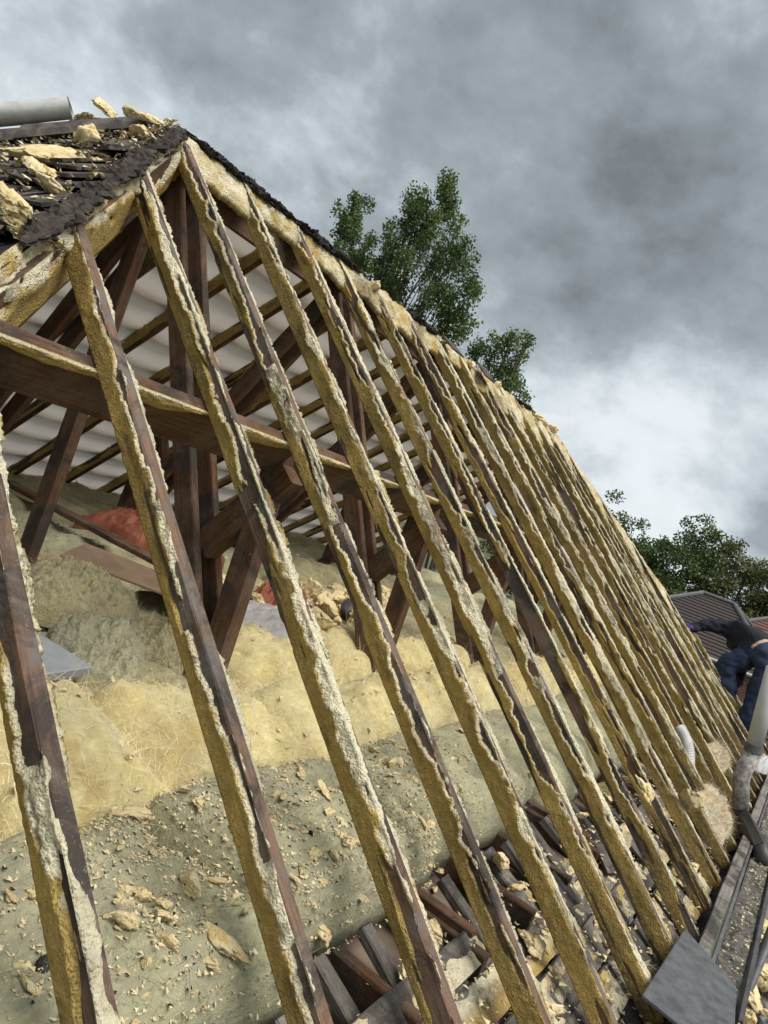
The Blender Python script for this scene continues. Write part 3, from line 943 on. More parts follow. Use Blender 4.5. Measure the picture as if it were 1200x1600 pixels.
# fat clean yellow rolls
for (x0, x1, y0, y1, zt, sd0, lab) in [
    (1.12, 1.67, 0.30, 1.06, 0.53, 7.0, 'plump yellow insulation roll at the photo edge behind the first rafter'),
    (1.13, 1.65, 0.93, 1.46, 0.54, 7.6, 'fattest yellow insulation roll, squeezed between the first two rafters'),
    (1.15, 1.62, 1.34, 2.05, 0.51, 8.0, 'plump yellow insulation roll in front of the double hangers'),
    (1.17, 1.58, 1.90, 2.58, 0.49, 9.0, 'yellow insulation roll lying past the first raking post'),
    (1.15, 1.56, 2.40, 3.36, 0.49, 9.5, 'yellow insulation roll between fifth and sixth rafters'),
    (1.14, 1.54, 3.26, 4.30, 0.50, 10.0, 'yellow insulation roll behind the middle rafters'),
    (1.12, 1.52, 4.25, 5.60, 0.50, 10.6, 'yellow insulation roll behind the crowded rafters, before the last one'),
    (1.10, 1.50, 5.55, 7.80, 0.49, 11.0, 'farthest yellow insulation roll glimpsed between the close-set rafters'),
    (0.62, 1.16, 2.12, 2.75, 0.52, 12.0, 'rumpled yellow insulation behind the first raking post, second row'),
    (0.60, 1.14, 2.72, 3.60, 0.51, 12.6, 'rumpled yellow insulation before the foam heap, second row'),
    (0.62, 1.14, 3.56, 4.90, 0.50, 13.0, 'rumpled yellow insulation past the foam heap, second row')]:
    quilt(x0, x1, y0, y1, 0.2, zt, min(0.25, (x1 - x0) * 0.5), sd0, M_qyel, lab, lump=0.048, name='insulation_roll', wav=0.05, res=0.016)
# rumpled olive batts filling the rest of the loft
rows = [(-2.35, -1.72), (-1.74, -1.12), (-1.14, -0.5), (-0.52, 0.12), (0.10, 0.66), (0.64, 1.14)]
ROWLAB = ['dark olive insulation quilt in the row along the far eave', 'olive insulation quilt in the second row from the far eave', 'olive insulation quilt in the third row from the far eave, by the red sack',
          'olive insulation quilt in the row under the ridge line', 'olive insulation quilt in the row just behind the hanger feet', 'olive insulation quilt in the row touching the yellow rolls']
rq = random.Random(5)
sd_ = 20.0
for (a, b_) in rows:
    y = 0.3 + rq.uniform(0, 0.3)
    while y < 8.4:
        l = rq.uniform(1.3, 2.2)
        if a > 0.6 and 1.0 < y < 4.8:
            y = 4.86 if y > 1.6 else y
            l = min(l, 2.14 - y + 0.04) if y < 2 else l
        quilt(a, b_, y, min(y + l, 8.6), 0.12, rq.uniform(0.36, 0.45), 0.10, sd_, rq.choice([M_qgrey, M_qolive, M_qolive]),
              ROWLAB[rows.index((a, b_))], 'loft floor quilts', lump=0.045, res=0.04)
        y += l - 0.04
        sd_ += 1.7

# ---------------------------------------------------------------- loose fibres standing out of the wool
def fibres(parent, X, Yy, Z, n, length, mat, seed, up=0.35, wid=0.0011, curl=0.5):
    rn = np.random.default_rng(seed)
    ii, jj = rn.integers(1, X.shape[0] - 1, n), rn.integers(1, X.shape[1] - 1, n)
    p = np.stack([X[ii, jj], Yy[ii, jj], Z[ii, jj]], -1) + rn.normal(size=(n, 3)) * np.array([.012, .012, .001])
    ang = rn.uniform(0, 2 * math.pi, n) + 2.0 * fbm(p[:, 0] * 3, p[:, 1] * 3, seed, 2)
    d = np.stack([np.cos(ang), np.sin(ang), up * rn.uniform(0, 1, n)], -1)
    l = (length * rn.uniform(0.4, 1.4, n))[:, None]
    side = np.stack([-np.sin(ang), np.cos(ang), rn.normal(size=n) * 0.5], -1)
    bend = rn.normal(size=(n, 3)) * curl * l
    pts = []
    for t in (0, 0.33, 0.66, 1.0):
        q_ = p + d * l * t + bend * t * t + np.array([0, 0, 1.0]) * (0.5 * up * l * np.sin(t * math.pi))
        w_ = wid * (1 - 0.75 * t)
        pts += [q_ - side * w_, q_ + side * w_]
    V = np.stack(pts, 1).reshape(-1, 3) - np.array(parent.location)
    b0 = np.arange(n)[:, None] * 8
    F = np.concatenate([b0 + np.array([[0, 1, 3, 2]]), b0 + np.array([[2, 3, 5, 4]]), b0 + np.array([[4, 5, 7, 6]])], 0)
    o = mesh_obj('fibres', V, F, mat, parent)
    o['kind'] = 'stuff'
    return o
_qo = [o for o in COL.objects if o.name.startswith('insulation_')]
for k, (o, qd) in enumerate(zip(_qo, QUILTS)):
    area = (qd[1] - qd[0]) * (qd[3] - qd[2])
    near = qd[2] < 2.2 and qd[1] > 0.6
    fibres(o, qd[4], qd[5], qd[6], int(area * (9000 if near else 2500)), 0.03 if o.name.startswith('insulation_roll') else 0.016, M_fluff if o.name.startswith('insulation_roll') else o.data.materials[0], 900 + k, wid=0.0006 if near else 0.0012, curl=1.0)

# ---------------------------------------------------------------- foam debris
def lump_mesh(seed, flat, spike, sub=4):
    bm = bmesh.new()
    bmesh.ops.create_icosphere(bm, subdivisions=sub, radius=1)
    co = np.array([v.co[:] for v in bm.verts])
    n = fbm(co[:, 0] * 1.1 + seed * 5, co[:, 1] * 1.1, co[:, 2] * 1.1, 3) * 0.5 + spike * fbm(co[:, 0] * 2.6, co[:, 1] * 2.6 + seed * 3, co[:, 2] * 2.6, 4, 0.6)
    n = np.clip(n, -0.7, 0.9)
    co = co * (1 + n)[:, None]
    co[:, 2] *= flat
    rr = np.random.default_rng(int(seed * 10))
    for _ in range(4):        # clean broken faces
        d = rr.normal(size=3); d /= np.linalg.norm(d)
        k = co @ d
        lim = np.quantile(k, rr.uniform(0.72, 0.88))
        co = co - np.outer(np.clip(k - lim, 0, None), d)
    co += 0.10 * np.stack([np.abs(fbm(co[:, 0] * 4 + q_, co[:, 1] * 4, co[:, 2] * 4 + seed, 4, 0.65)) for q_ in (0, 20, 40)], -1)
    co += 0.022 * np.random.default_rng(int(seed)).normal(size=co.shape)
    for v, c in zip(bm.verts, co): v.co = c
    for f_ in bm.faces: f_.smooth = True
    me = bpy.data.meshes.new('foam_chunk')
    bm.to_mesh(me); bm.free()
    return me
CH = []
for k in range(14):
    me = lump_mesh(k + 1, [0.6, 0.42, 0.8, 0.35][k % 4], [0.3, 0.35, 0.3, 0.4][k % 4])
    me.materials.append(M_chunk)
    CH.append(me)
CHB = []
for k in range(4):
    me = lump_mesh(k + 30, 0.5, 0.5)
    me.materials.append(M_boot)
    CHB.append(me)
rc = random.Random(21)
def chunk(name, x, y, size, label, group=None, z=None, me=None, cat='foam', el=1.0, lift=0.25, rot=None):
    me = me or rc.choice(CH)
    z = floor_h(x, y) if z is None else z
    s = size / 2
    o = bpy.data.objects.new(name, me)
    COL.objects.link(o)
    o.location = (x, y, z + s * lift)
    o.rotation_euler = rot or (rc.uniform(-.4, .4), rc.uniform(-.4, .4), rc.uniform(0, 6.28))
    o.scale = (s * el, s * rc.uniform(0.55, 0.8), s * rc.uniform(0.7, 1))
    return tag(o, label, cat, group)

# named big pieces on the corner quilt
def zp(px, py, z):
    d = pdir(px, py)
    t = (z - CAM.z) / d.z
    return CAM + d * t
for (px, py, size, el, lab, me) in [
    (222, 1388, .052, 1, 'blocky cream foam lump on the corner quilt, a hole at its top edge', CH[2]),
    (262, 1412, .040, 1.0, 'pale foam block beside the blocky cream lump on the corner quilt', CH[0]),
    (200, 1445, .048, 1.1, 'creased orange-cream foam lump below the blocky lump on the corner quilt', CH[6]),
    (250, 1432, .048, 1.0, 'flat pale foam slab between the lumps on the corner quilt', CH[3]),
    (350, 1460, .075, 1.5, 'long ragged foam flake with orange underside near the quilt edge', CH[5]),
    (222, 1565, .040, 1, 'folded pale foam scrap near the bottom frame edge', CH[1]),
    (290, 1560, .035, 1.2, 'thin pointed foam scrap on the quilt near the bottom frame edge', CH[7]),
    (60, 1390, .045, 1.3, 'orange-tinted foam flake behind the first rafter', CH[9]),
    (490, 1340, .040, 1.1, 'cream foam block on the quilt between second and third rafters', CH[4]),
    (690, 1390, .05, 1.2, 'cream foam lump on the olive quilt beside the eaves gap', CH[8]),
    (618, 1500, .06, 0.9, 'upright broken foam block leaning by the eaves boards', CH[10]),
    (890, 1365, .075, 1.1, 'rounded yellow foam block lodged between two lower rafters', CH[0]),
    (855, 1310, .07, 1.2, 'yellow foam block lodged above the rounded one between lower rafters', CH[2])]:
    zz = 0.38 if px < 520 else (0.24 if px < 760 else 0.12)
    p = zp(px, py, zz)
    chunk('foam_chunk', p.x, p.y, size, lab, me=me, el=el, z=None if px < 700 else zz)
for (px, py, size, lab) in [(70, 1488, .045, 'black mortar lump at the photo edge beside the first rafter'), (318, 1252, .016, 'small black flake on the quilt just below the yellow rolls'),
                            (482, 1312, .026, 'dark grey stone chip between second and third rafters'), (295, 1342, .016, 'small black flake touching a cream foam scrap')]:
    p = zp(px, py, 0.385)
    chunk('mortar_chunk', p.x, p.y, size, lab, me=rc.choice(CHB), cat='mortar')
# foam heap by the hangers
for k in range(80):
    x, y = 0.3 + rc.gauss(0, 0.22), 3.7 + rc.gauss(0, 0.42)
    chunk('foam_chunk', x, y, rc.uniform(.08, .22), 'torn cream foam chunk in the heap behind the double hangers', 'foam heap in the loft', el=rc.uniform(0.9, 1.5), lift=rc.uniform(.2, 1.3))
# scattered on the near quilts
for k in range(220):
    x, y = rc.uniform(1.62, 2.08), rc.uniform(0.6, 3.4)
    if float(fbm(x * 3, y * 3, 8)) < rc.uniform(-.6, .4): x, y = rc.gauss(1.95, .09), rc.choice([0.95, 1.25, 1.7, 2.3]) + rc.gauss(0, .09)
    x = min(x, 2.08)
    chunk('foam_scrap', x, y, rc.choice([.012, .015, .018, .022, .028, .036, .045]), 'small torn foam scrap among the crumbs on the grey-green quilts', 'foam scraps on the quilts', el=rc.uniform(0.9, 2.0), lift=.35)
# caught in the eaves gap
for k in range(100):
    x, y = rc.uniform(2.15, 2.68), rc.uniform(1.4, 5.6)
    chunk('foam_crust', x, y, rc.choice([.025, .035, .045, .06, .08]), 'torn foam scrap caught among the dark eaves boards', 'foam scraps in the eaves', el=rc.uniform(0.9, 1.7),
          z=0.17 - (x - 2.28) * 0.5)
# crumbs: nobody could count them
def crumbs(name, n, spots, label, mat, smin, smax):
    V, F = [], []
    for k in range(n):
        x, y, z = spots()
        s = random.uniform(smin, smax)
        b0 = len(V)
        for _ in range(5):
            V.append((x + random.uniform(-s, s) * 1.3, y + random.uniform(-s, s), z + random.uniform(-.2, 1) * s))
        F += [(b0, b0 + 1, b0 + 2), (b0, b0 + 2, b0 + 3), (b0, b0 + 3, b0 + 1), (b0 + 4, b0 + 2, b0 + 1), (b0 + 4, b0 + 3, b0 + 2), (b0 + 4, b0 + 1, b0 + 3)]
    return tag(mesh_obj(name, V, F, mat), label, 'debris', kind='stuff')
_near = [qd for qd in QUILTS if qd[0] > 1.4][:5]
def spot_near():
    X, Yy, Z = random.choice(_near[:3] + _near[:2])[4:]
    while True:
        i, j = random.randrange(X.shape[0]), random.randrange(X.shape[1])
        x, y = X[i, j] + random.uniform(-.012, .012), Yy[i, j] + random.uniform(-.012, .012)
        if float(fbm(x * 4, y * 4, 3)) > random.uniform(-0.7, 0.5):
            return x, y, Z[i, j] + 0.001
crumbs('foam_crumbs', 13000, spot_near, 'cream foam crumbs sprinkled over the near insulation quilts', M_crumb, 0.0016, 0.0065)
crumbs('grit', 1500, spot_near, 'black grit specks sprinkled over the near insulation quilts', M_boot, 0.0014, 0.006)
def spot_yel():
    X, Yy, Z = random.choice(QUILTS[6:])[4:]
    i, j = random.randrange(X.shape[0]), random.randrange(X.shape[1])
    return X[i, j], Yy[i, j], Z[i, j] + 0.001
crumbs('foam_litter', 3200, spot_yel, 'scattered foam bits over the loft floor insulation further in', M_crumb, 0.003, 0.017)
def spot_eave():
    x = random.uniform(2.22, 2.74)
    return x, random.uniform(1.5, 7), 0.185 - (x - 2.28) * 0.5 + random.uniform(-.03, .02)
crumbs('eaves_rubble', 3200, spot_eave, 'foam crumbs and grit lodged along the eaves boards', M_crumb, 0.002, 0.012)

def spot_hip():
    y = random.uniform(0.85, 1.93)
    x = random.uniform(-1, 1) * (RY0 - y)
    h = random.uniform(0.02, 0.05)
    return x, y - h * sP, ZR - (RY0 - y) * math.tan(P) + h * cP
crumbs('hip_rubble', 1100, spot_hip, 'foam crumbs strewn over the slates of the hip', M_crumb, 0.004, 0.016)
crumbs('charred_bits', 500, spot_hip, 'charred black bits strewn over the slates of the hip', M_boot, 0.003, 0.011)
def spot_gut():
    return gx + random.uniform(-.045, .045), random.uniform(3.1, 7.4), gz - 0.018 + random.uniform(0, .01)
crumbs('gutter_grit', 700, spot_gut, 'foam and slate grit lying in the gutter', M_crumb, 0.002, 0.008)
# broken slates lying among the eaves boards
for k in range(10):
    x, y = rc.uniform(2.28, 2.66), rc.uniform(1.7, 6.5)
    o = bpy.data.objects.new('broken_slate', slate_mesh(rc.randint(0, 5)))
    COL.objects.link(o)
    o.location = (x, y, 0.19 - (x - 2.28) * 0.5)
    o.rotation_euler = (rc.uniform(-.12, .12), 0.47 + rc.uniform(-.12, .12), rc.uniform(-.4, .4))
    tag(o, 'broken dark slate lying on the eaves boards under the rafters', 'slate', 'slates in the eaves')

# ---------------------------------------------------------------- things in the loft
def lathe(prof, n=24):
    V = [(r * math.cos(2 * math.pi * k / n), r * math.sin(2 * math.pi * k / n), z) for r, z in prof for k in range(n)]
    return V, [tuple(f) for f in grid_faces(len(prof), n, True)]

class _Origin: pass
empty_at0 = _Origin(); empty_at0.location = (0, 0, 0); empty_at0.parent = None; empty_at0.type = 'NONE'
def crumple(name, nx, ny, sx, sy, hgt, seed, mat, loc, rotz, label, cat, freq=3.0):
    a = np.linspace(-1, 1, nx)[:, None]
    b = np.linspace(-1, 1, ny)[None]
    base = np.sqrt(np.clip(1 - a ** 2 * 0.9, 0, 1)) * np.sqrt(np.clip(1 - b ** 2 * 0.9, 0, 1))
    rid = 1 - np.abs(fbm(a * freq + seed, b * freq, seed, 3)) * 2
    rid2 = 1 - np.abs(fbm(a * freq * 2.3 + seed, b * freq * 2.3, seed + 4, 2)) * 2
    Z = hgt * base * (0.70 + 0.17 * rid + 0.12 * rid2)
    ed = np.maximum(np.abs(a), np.abs(b)) > 0.995
    Z = np.where(ed, -0.02, Z)
    X = sx * (a + 0.12 * fbm(b * 2, seed, 2, 3) + 0 * b)
    Y_ = sy * (b + 0.12 * fbm(a * 2, seed, 5, 3) + 0 * a)
    V = np.stack([X + 0 * Z, Y_ + 0 * Z, Z], -1)
    o = mesh_obj(name, V.reshape(-1, 3), grid_faces(nx, ny), mat, smooth=True, matrix=Matrix.Translation(loc) @ Matrix.Rotation(rotz, 4, 'Z'))
    if name == 'wool_tuft':
        V[..., 2] = hgt * base * (0.7 + 0.3 * fbm(a * 2.2 + seed, b * 2.2, seed, 4) - 0.25 * np.abs(fbm(a * 3.4 + seed, b * 3.4, seed + 3, 4, 0.65)) + 0.12 * fbm(a * 11, b * 11, seed, 3))
        V[..., 2] = np.where(ed, -0.02, V[..., 2])
        o.data.vertices.foreach_set('co', V.ravel())
        f_ = fibres(empty_at0, V[..., 0], V[..., 1], V[..., 2], 2200, 0.018, mat, int(seed * 10), up=0.4, wid=0.0008, curl=1.2)
        f_.parent = o
        f_.matrix_parent_inverse = Matrix.Identity(4)
    return tag(o, label, cat)
crumple('rubble_sack', 90, 80, 0.40, 0.28, 0.24, 3.1, M_red, (-0.72, 3.25, 0.40), 0.5, 'crumpled red-orange rubble sack lying on the loft insulation', 'sack')
crumple('rubble_sack', 60, 50, 0.14, 0.18, 0.24, 8.1, M_red, (0.32, 3.30, 0.38), 0.4, 'slumped red sack standing right behind the double hangers', 'sack')
crumple('polythene_sheet', 60, 50, 0.34, 0.42, 0.10, 5.2, M_sheet, (0.62, 2.95, 0.40), 0.2, 'crumpled pale polythene sheet between hangers and raking post', 'sheet', 4)
crumple('wool_tuft', 90, 90, 0.15, 0.17, 0.19, 1.4, M_qolive, (0.86, 2.02, 0.40), 0.3, 'golden tuft of pulled glass wool beside the double hangers', 'insulation', 4)
crumple('wool_tuft', 90, 90, 0.22, 0.3, 0.20, 6.4, M_qolive, (0.38, 1.95, 0.40), 1.0, 'shaggy olive heap of glass wool above the foil board', 'insulation', 3)
crumple('wool_tuft', 90, 90, 0.16, 0.28, 0.15, 9.4, M_qgrey, (0.85, 1.72, 0.40), 0.7, 'rolled grey-green wool end beside the foil board', 'insulation', 3)
def slab(name, pts, t, mat, label, cat):
    n = len(pts)
    up = (Vector(pts[1]) - Vector(pts[0])).cross(Vector(pts[2]) - Vector(pts[0])).normalized()
    if up.z < 0: up = -up
    V = [Vector(p) for p in pts] + [Vector(p) - up * t for p in pts]
    F = [tuple(range(n)), tuple(range(2 * n - 1, n - 1, -1))] + [(i, i + n, (i + 1) % n + n, (i + 1) % n) for i in range(n)]
    o = mesh_obj(name, V, F, mat)
    bm = bmesh.new(); bm.from_mesh(o.data); bmesh.ops.recalc_face_normals(bm, faces=bm.faces)
    bmesh.ops.bevel(bm, geom=bm.edges[:], offset=min(t * .2, .003), segments=1, affect='EDGES'); bm.to_mesh(o.data); bm.free()
    return tag(o, label, cat)
slab('insulation_board', [(0.48, 1.05, 0.50), (0.85, 1.44, 0.49), (1.10, 1.50, 0.475), (1.22, 1.10, 0.50), (1.05, 0.80, 0.52)], 0.03, M_foil, 'flat grey foil-faced insulation board lying behind the first rafter', 'board')
slab('hardboard_sheet', [(0.05, 2.05, 0.50), (0.62, 2.45, 0.49), (0.42, 2.75, 0.49), (-0.2, 2.35, 0.50)], 0.012, M_hard, 'brown hardboard sheet lying on the wool behind the second rafter', 'board')
pk = mesh_obj('plank', *beam_mesh(1.9, 0.09, 0.03, 4), [M_truss], matrix=frame((-1.45, 2.66, 0.49), (1.9, 0.12, 0.0), (0, 1, 0)))
tag(pk, 'narrow dark plank lying across the loft behind the red sack', 'plank')
V, F = lathe([(0.001, 0.012), (0.075, 0.012), (0.09, 0.06), (0.098, 0.065), (0.10, 0.055), (0.083, 0.0), (0.001, 0.0)])
pot = tag(mesh_obj('bucket_lid', V, F, M_blackp, smooth=True), 'round black plastic tub beside the foam heap', 'tub')
pot.location = (0.55, 3.72, 0.47); pot.rotation_euler = (0.25, 0.2, 0)

# ---------------------------------------------------------------- along the eaves, outside
slab('loose_slate', [(2.715, 3.26, 0.085), (2.93, 3.10, 0.06), (2.97, 2.55, 0.07), (2.69, 2.55, 0.10)], 0.014, M_slate_new, 'clean blue-grey slate sheet laid over the gutter end', 'slate')

def tube(pts, r, n=16, closed=True, radii=None):
    pts = [Vector(p) for p in pts]
    V = []
    ref = Vector((0.3, 0.2, 1)).normalized()
    for i, p in enumerate(pts):
        d = (pts[min(i + 1, len(pts) - 1)] - pts[max(i - 1, 0)]).normalized()
        a = d.cross(ref)
        if a.length < 0.1: a = d.cross(Vector((1, 0, 0)))
        a.normalize(); b = d.cross(a)
        rr = radii[i] if radii else r
        for k in range(n):
            t = 2 * math.pi * k / n
            V.append(p + a * math.cos(t) * rr + b * math.sin(t) * rr)
    F = [tuple(f) for f in grid_faces(len(pts), n, True)]
    if closed:
        F.append(tuple(range(n - 1, -1, -1)))
        F.append(tuple(range((len(pts) - 1) * n, len(pts) * n)))
    return V, F

pipe = empty('downpipe', (2.78, 5.5, -0.05))
tag(pipe, 'upright white downpipe with a dirty socket and black bend at the gutter', 'pipe')
yp = 5.5
def PY(px, py, y=yp):
    d = pdir(px, py)
    return CAM + d * ((y - CAM.y) / d.y)
top, col, low_, knee, toe = PY(1212, 1045), PY(1180, 1168), PY(1160, 1215), PY(1158, 1275), PY(1190, 1325, 5.2)
V, F = tube([top, top.lerp(col, .5), col], 0.050, 24); mesh_obj('pipe', V, F, M_pvc, pipe, smooth=True)
dd = (col - top).normalized()
V, F = tube([col - dd * .012, col + dd * .035], 0.057, 24); mesh_obj('collar', V, F, M_gutter, pipe, smooth=False)
V, F = tube([col + dd * .03, low_, knee], 0.06, 24, radii=[.052, .053, .05]); mesh_obj('socket', V, F, M_mottle, pipe, smooth=True)
V, F = tube([knee - dd * .03, knee, knee.lerp(toe, .3), toe, toe + Vector((.05, -.12, -.06))], 0.055, 20, radii=[.056, .058, .055, .052, .05]); mesh_obj('bend', V, F, M_blackp, pipe, smooth=True)
slab('lead_flashing', [PY(1160, 1275, 5.3), PY(1170, 1268, 5.3), PY(1195, 1318, 4.7), PY(1180, 1322, 4.7)], 0.006, M_blackp, 'bent black flashing strip below the pipe bend', 'flashing')

p_ = PY(1196, 1190, 6.6)
crumple('polythene_sheet', 40, 40, 0.10, 0.16, 0.10, 7.7, M_sheet_w, p_ - Vector((0, 0, .05)), 0.4, 'white plastic sheet bundled behind the downpipe at the photo edge', 'sheet', 4)
# flexible white duct poking out between the rafter feet
dp = []
c0, c1, c2 = S(5.25, -0.12, 0.01), S(5.2, -0.22, 0.045), S(5.15, -0.34, -0.03)
npt = 60
rad = []
for k in range(npt):
    t = k / (npt - 1)
    dp.append(c0.lerp(c1, t).lerp(c1.lerp(c2, t), t))
    rad.append(0.036 + 0.0035 * math.sin(k * 1.9))
V, F = tube(dp, 0.045, 20, radii=rad)
tag(mesh_obj('flexible_duct', V, F, M_sheet_w, smooth=True), 'ribbed white flexible duct poking out between the lower rafters', 'duct')

# fluffy beige wool over the far rafter feet
for (u, v, sx, sy, h, sdd, lab) in [(5.05, -0.62, .14, .30, .11, 2.2, 'shaggy beige glass wool heap over the rafter feet beside the pipe'), (6.2, -0.42, .10, .22, .09, 5.9, 'smaller beige wool tuft behind the white duct')]:
    p = S(u, v, -0.02)
    o = crumple('wool_tuft', 90, 90, sx, sy, h, sdd, M_qbeige, p, 0.0, lab, 'insulation', 4.5)
    o.rotation_euler = (0, P, 0)
chunk('foam_chunk', S(4.35, -0.5).x, 4.35, .2, 'rounded orange foam slab lying on the beige wool heap', z=S(4.35, -0.5, 0.06).z, me=CH[0], el=1.2, rot=(0, P, 1.5))
chunk('foam_chunk', S(4.0, -0.3).x, 3.78, .11, 'long pale foam block resting across two lower rafters', z=S(4.0, -0.3, 0.0).z, me=CH[4], el=1.3, rot=(0, P, 0.3))

# ---------------------------------------------------------------- scaffold
scf = empty('scaffold', (3.3, 4, GZ))
tag(scf, 'steel tube scaffold with plank deck standing along the eave', 'scaffold')
for k in range(3):
    beam('deck_board', (3.16 + 0.235 * k, -1.5, -0.55), (3.16 + 0.235 * k, 7.6, -0.55), (1, 0, 0), 0.225, 0.038, M_grey, scf, 700 + k)
for (x, y, zt) in [(3.06, 3.28, -0.06), (3.05, 4.55, 0.02), (3.9, 3.3, 1.3), (3.9, 5.6, 1.3), (3.06, 6.4, -0.2)]:
    V, F = tube([(x, y, GZ), (x, y, zt)], 0.024, 14, closed=False); 
    Vi, Fi = tube([(x, y, zt - .3), (x, y, zt)], 0.020, 14, closed=False)
    nV = len(V)
    Fi = [tuple(i + nV for i in reversed(f)) for f in Fi]
    rim = [(nV - 14 + k, nV - 14 + (k + 1) % 14, nV + 14 + (k + 1) % 14, nV + 14 + k) for k in range(14)]
    mesh_obj('standard', V + Vi, F + Fi + rim, M_steel, scf, smooth=True)
for k in range(34):
    x, y = rc.uniform(3.04, 3.35), rc.uniform(3.0, 5.4)
    chunk('foam_slab', x, y, rc.uniform(.08, .18), 'yellow foam slab in the pile on the scaffold deck', 'foam pile on the scaffold', z=-0.55 + rc.uniform(0, .14), el=rc.uniform(1, 1.6))

# ---------------------------------------------------------------- things on top of the hip
def hip_p(x, y, h=0.0):
    return Vector((x, y - h * sP, ZR - (RY0 - y) * math.tan(P) + h * cP))
def roll(p0, p1, r, name, label, flare=1.0):
    p0, p1 = Vector(p0), Vector(p1)
    n = 16
    d = (p1 - p0).normalized()
    a = d.cross(Vector((0, 0, 1))).normalized(); b = a.cross(d)
    V = []
    tot = 60
    for i in range(n + 1):
        p = p0.lerp(p1, i / n)
        for k in range(tot):
            t = k / (tot - 1) * 3.2 * 2 * math.pi
            rr = r * (1 - 0.55 * k / tot) * (1 + 0.16 * float(fbm(i * .25 + r * 90, math.cos(t) * 1.2, math.sin(t) * 1.2 + k * .01, 3)))
            V.append(p + a * math.cos(t) * rr + b * math.sin(t) * rr * 0.85)
    return tag(mesh_obj(name, V, grid_faces(n + 1, tot), M_sheet_w, smooth=True), label, 'membrane roll')
BIGLUMP = lump_mesh(52, 0.55, 0.55, sub=5)
_c = np.empty(len(BIGLUMP.vertices) * 3); BIGLUMP.vertices.foreach_get('co', _c); _c = _c.reshape(-1, 3)
_c *= (1 + 0.10 * np.abs(fbm(_c[:, 0] * 5, _c[:, 1] * 5, _c[:, 2] * 5, 4, 0.65)) + 0.05 * fbm(_c[:, 0] * 16, _c[:, 1] * 16, _c[:, 2] * 16, 3))[:, None]
BIGLUMP.vertices.foreach_set('co', _c.ravel()); BIGLUMP.materials.append(M_chunk); BIGLUMP.update()
def far_hip(t, up=0.0, back=0.0):
    return Vector((-t - back, RY0 - t + back * 0.6, ZR - t * math.tan(P) + up))
for k in range(6):          # half-round hip tiles still bedded on the far hip
    t0, t1 = 0.10 + 0.27 * k, 0.10 + 0.27 * k + 0.29
    V, F = [], []
    for i_, t in enumerate((t0, t1)):
        rr = 0.085 + 0.012 * i_
        for o_ in (0, -0.014):
            for q_ in range(9):
                a = math.pi * q_ / 8
                V.append(far_hip(t, 0.012 + (rr + o_) * math.sin(a) * 0.9) + Vector((1, -1, 0)).normalized() * math.cos(a) * (rr + o_))
    def idx(i_, o_, q_): return i_ * 18 + o_ * 9 + q_
    for q_ in range(8):
        F += [(idx(0, 0, q_), idx(0, 0, q_ + 1), idx(1, 0, q_ + 1), idx(1, 0, q_)), (idx(0, 1, q_), idx(1, 1, q_), idx(1, 1, q_ + 1), idx(0, 1, q_ + 1)),
              (idx(0, 0, q_), idx(0, 1, q_), idx(0, 1, q_ + 1), idx(0, 0, q_ + 1)), (idx(1, 0, q_), idx(1, 0, q_ + 1), idx(1, 1, q_ + 1), idx(1, 1, q_))]
    mesh_obj('hip_tile', V, F, M_slate, house)
roll(far_hip(0.30, 0.155), far_hip(1.3, 0.165), 0.058, 'membrane_roll', 'rolled white roofing membrane lying along the hip at the photo corner')
roll(far_hip(0.36, 0.20, 0.12), far_hip(1.3, 0.21, 0.12), 0.045, 'membrane_roll', 'second white membrane roll just showing behind the first')
for (x, y, h, size, el, me, lab) in [
    (0.02, 1.62, .06, .15, 1.2, CH[2], 'angular yellow foam block sitting on the hip slates'),
    (0.10, 1.75, .06, .12, 1.1, CH[4], 'cream foam wedge between the block and the hip end'),
    (0.02, 1.85, .07, .14, 1.4, CH[0], 'wide yellow foam block near the hip end'),
    (-0.30, 1.86, .10, .15, 1.2, CH[9], 'crumbled brown-yellow foam on top of the slates by the membrane roll'),
    (-0.20, 1.90, .09, .10, 1.0, CH[6], 'small foam lump at the skyline on the hip'),
    (-0.36, 1.78, .07, .16, 1.5, CH[3], 'flat grey-dusted foam slab under the membrane roll end'),
    (0.18, 1.42, .05, .24, 1.7, CH[5], 'long flat foam strip stuck to the slates mid-hip'),
    (0.42, 1.28, .05, .24, 1.8, CH[7], 'thin foam strip lying along a slate course'),
    (0.90, 1.02, .02, .25, 1.1, BIGLUMP, 'big fluffy torn foam mass hanging over the hip at the photo edge'),
    (0.62, 1.22, .03, .17, 1.2, CH[1], 'torn cream foam stuck on the hip edge above the second rafter')]:
    p = hip_p(x, y, h)
    chunk('foam_chunk', p.x, p.y, size * 0.7, lab, z=p.z - .02, me=me, el=el)
def crest_slate(u, h, tilt, label):
    o = bpy.data.objects.new('ridge_slate', slate_mesh(2))
    COL.objects.link(o)
    o.matrix_basis = frame((0.03, u, ZR + h), (0, 1, 0), (-1, 0, 0.45)) @ Matrix.Rotation(tilt, 4, 'X')
    o.scale = (1.5, 0.7, 1)
    return tag(o, label, 'slate')
crest_slate(5.05, 0.03, 0.25, 'dark slate left standing on the ridge between the two trees')
crest_slate(4.45, 0.02, 0.15, 'long dark slate edge on the ridge below the big birch')
for k in range(24):
    u = rc.uniform(3.3, 7.0)
    chunk('foam_lump', rc.uniform(-.03, .03), u, rc.uniform(.04, .11), 'torn foam lump sitting along the ridge line', 'foam lumps on the ridge', z=ZR - 0.02, el=rc.uniform(1, 1.6))

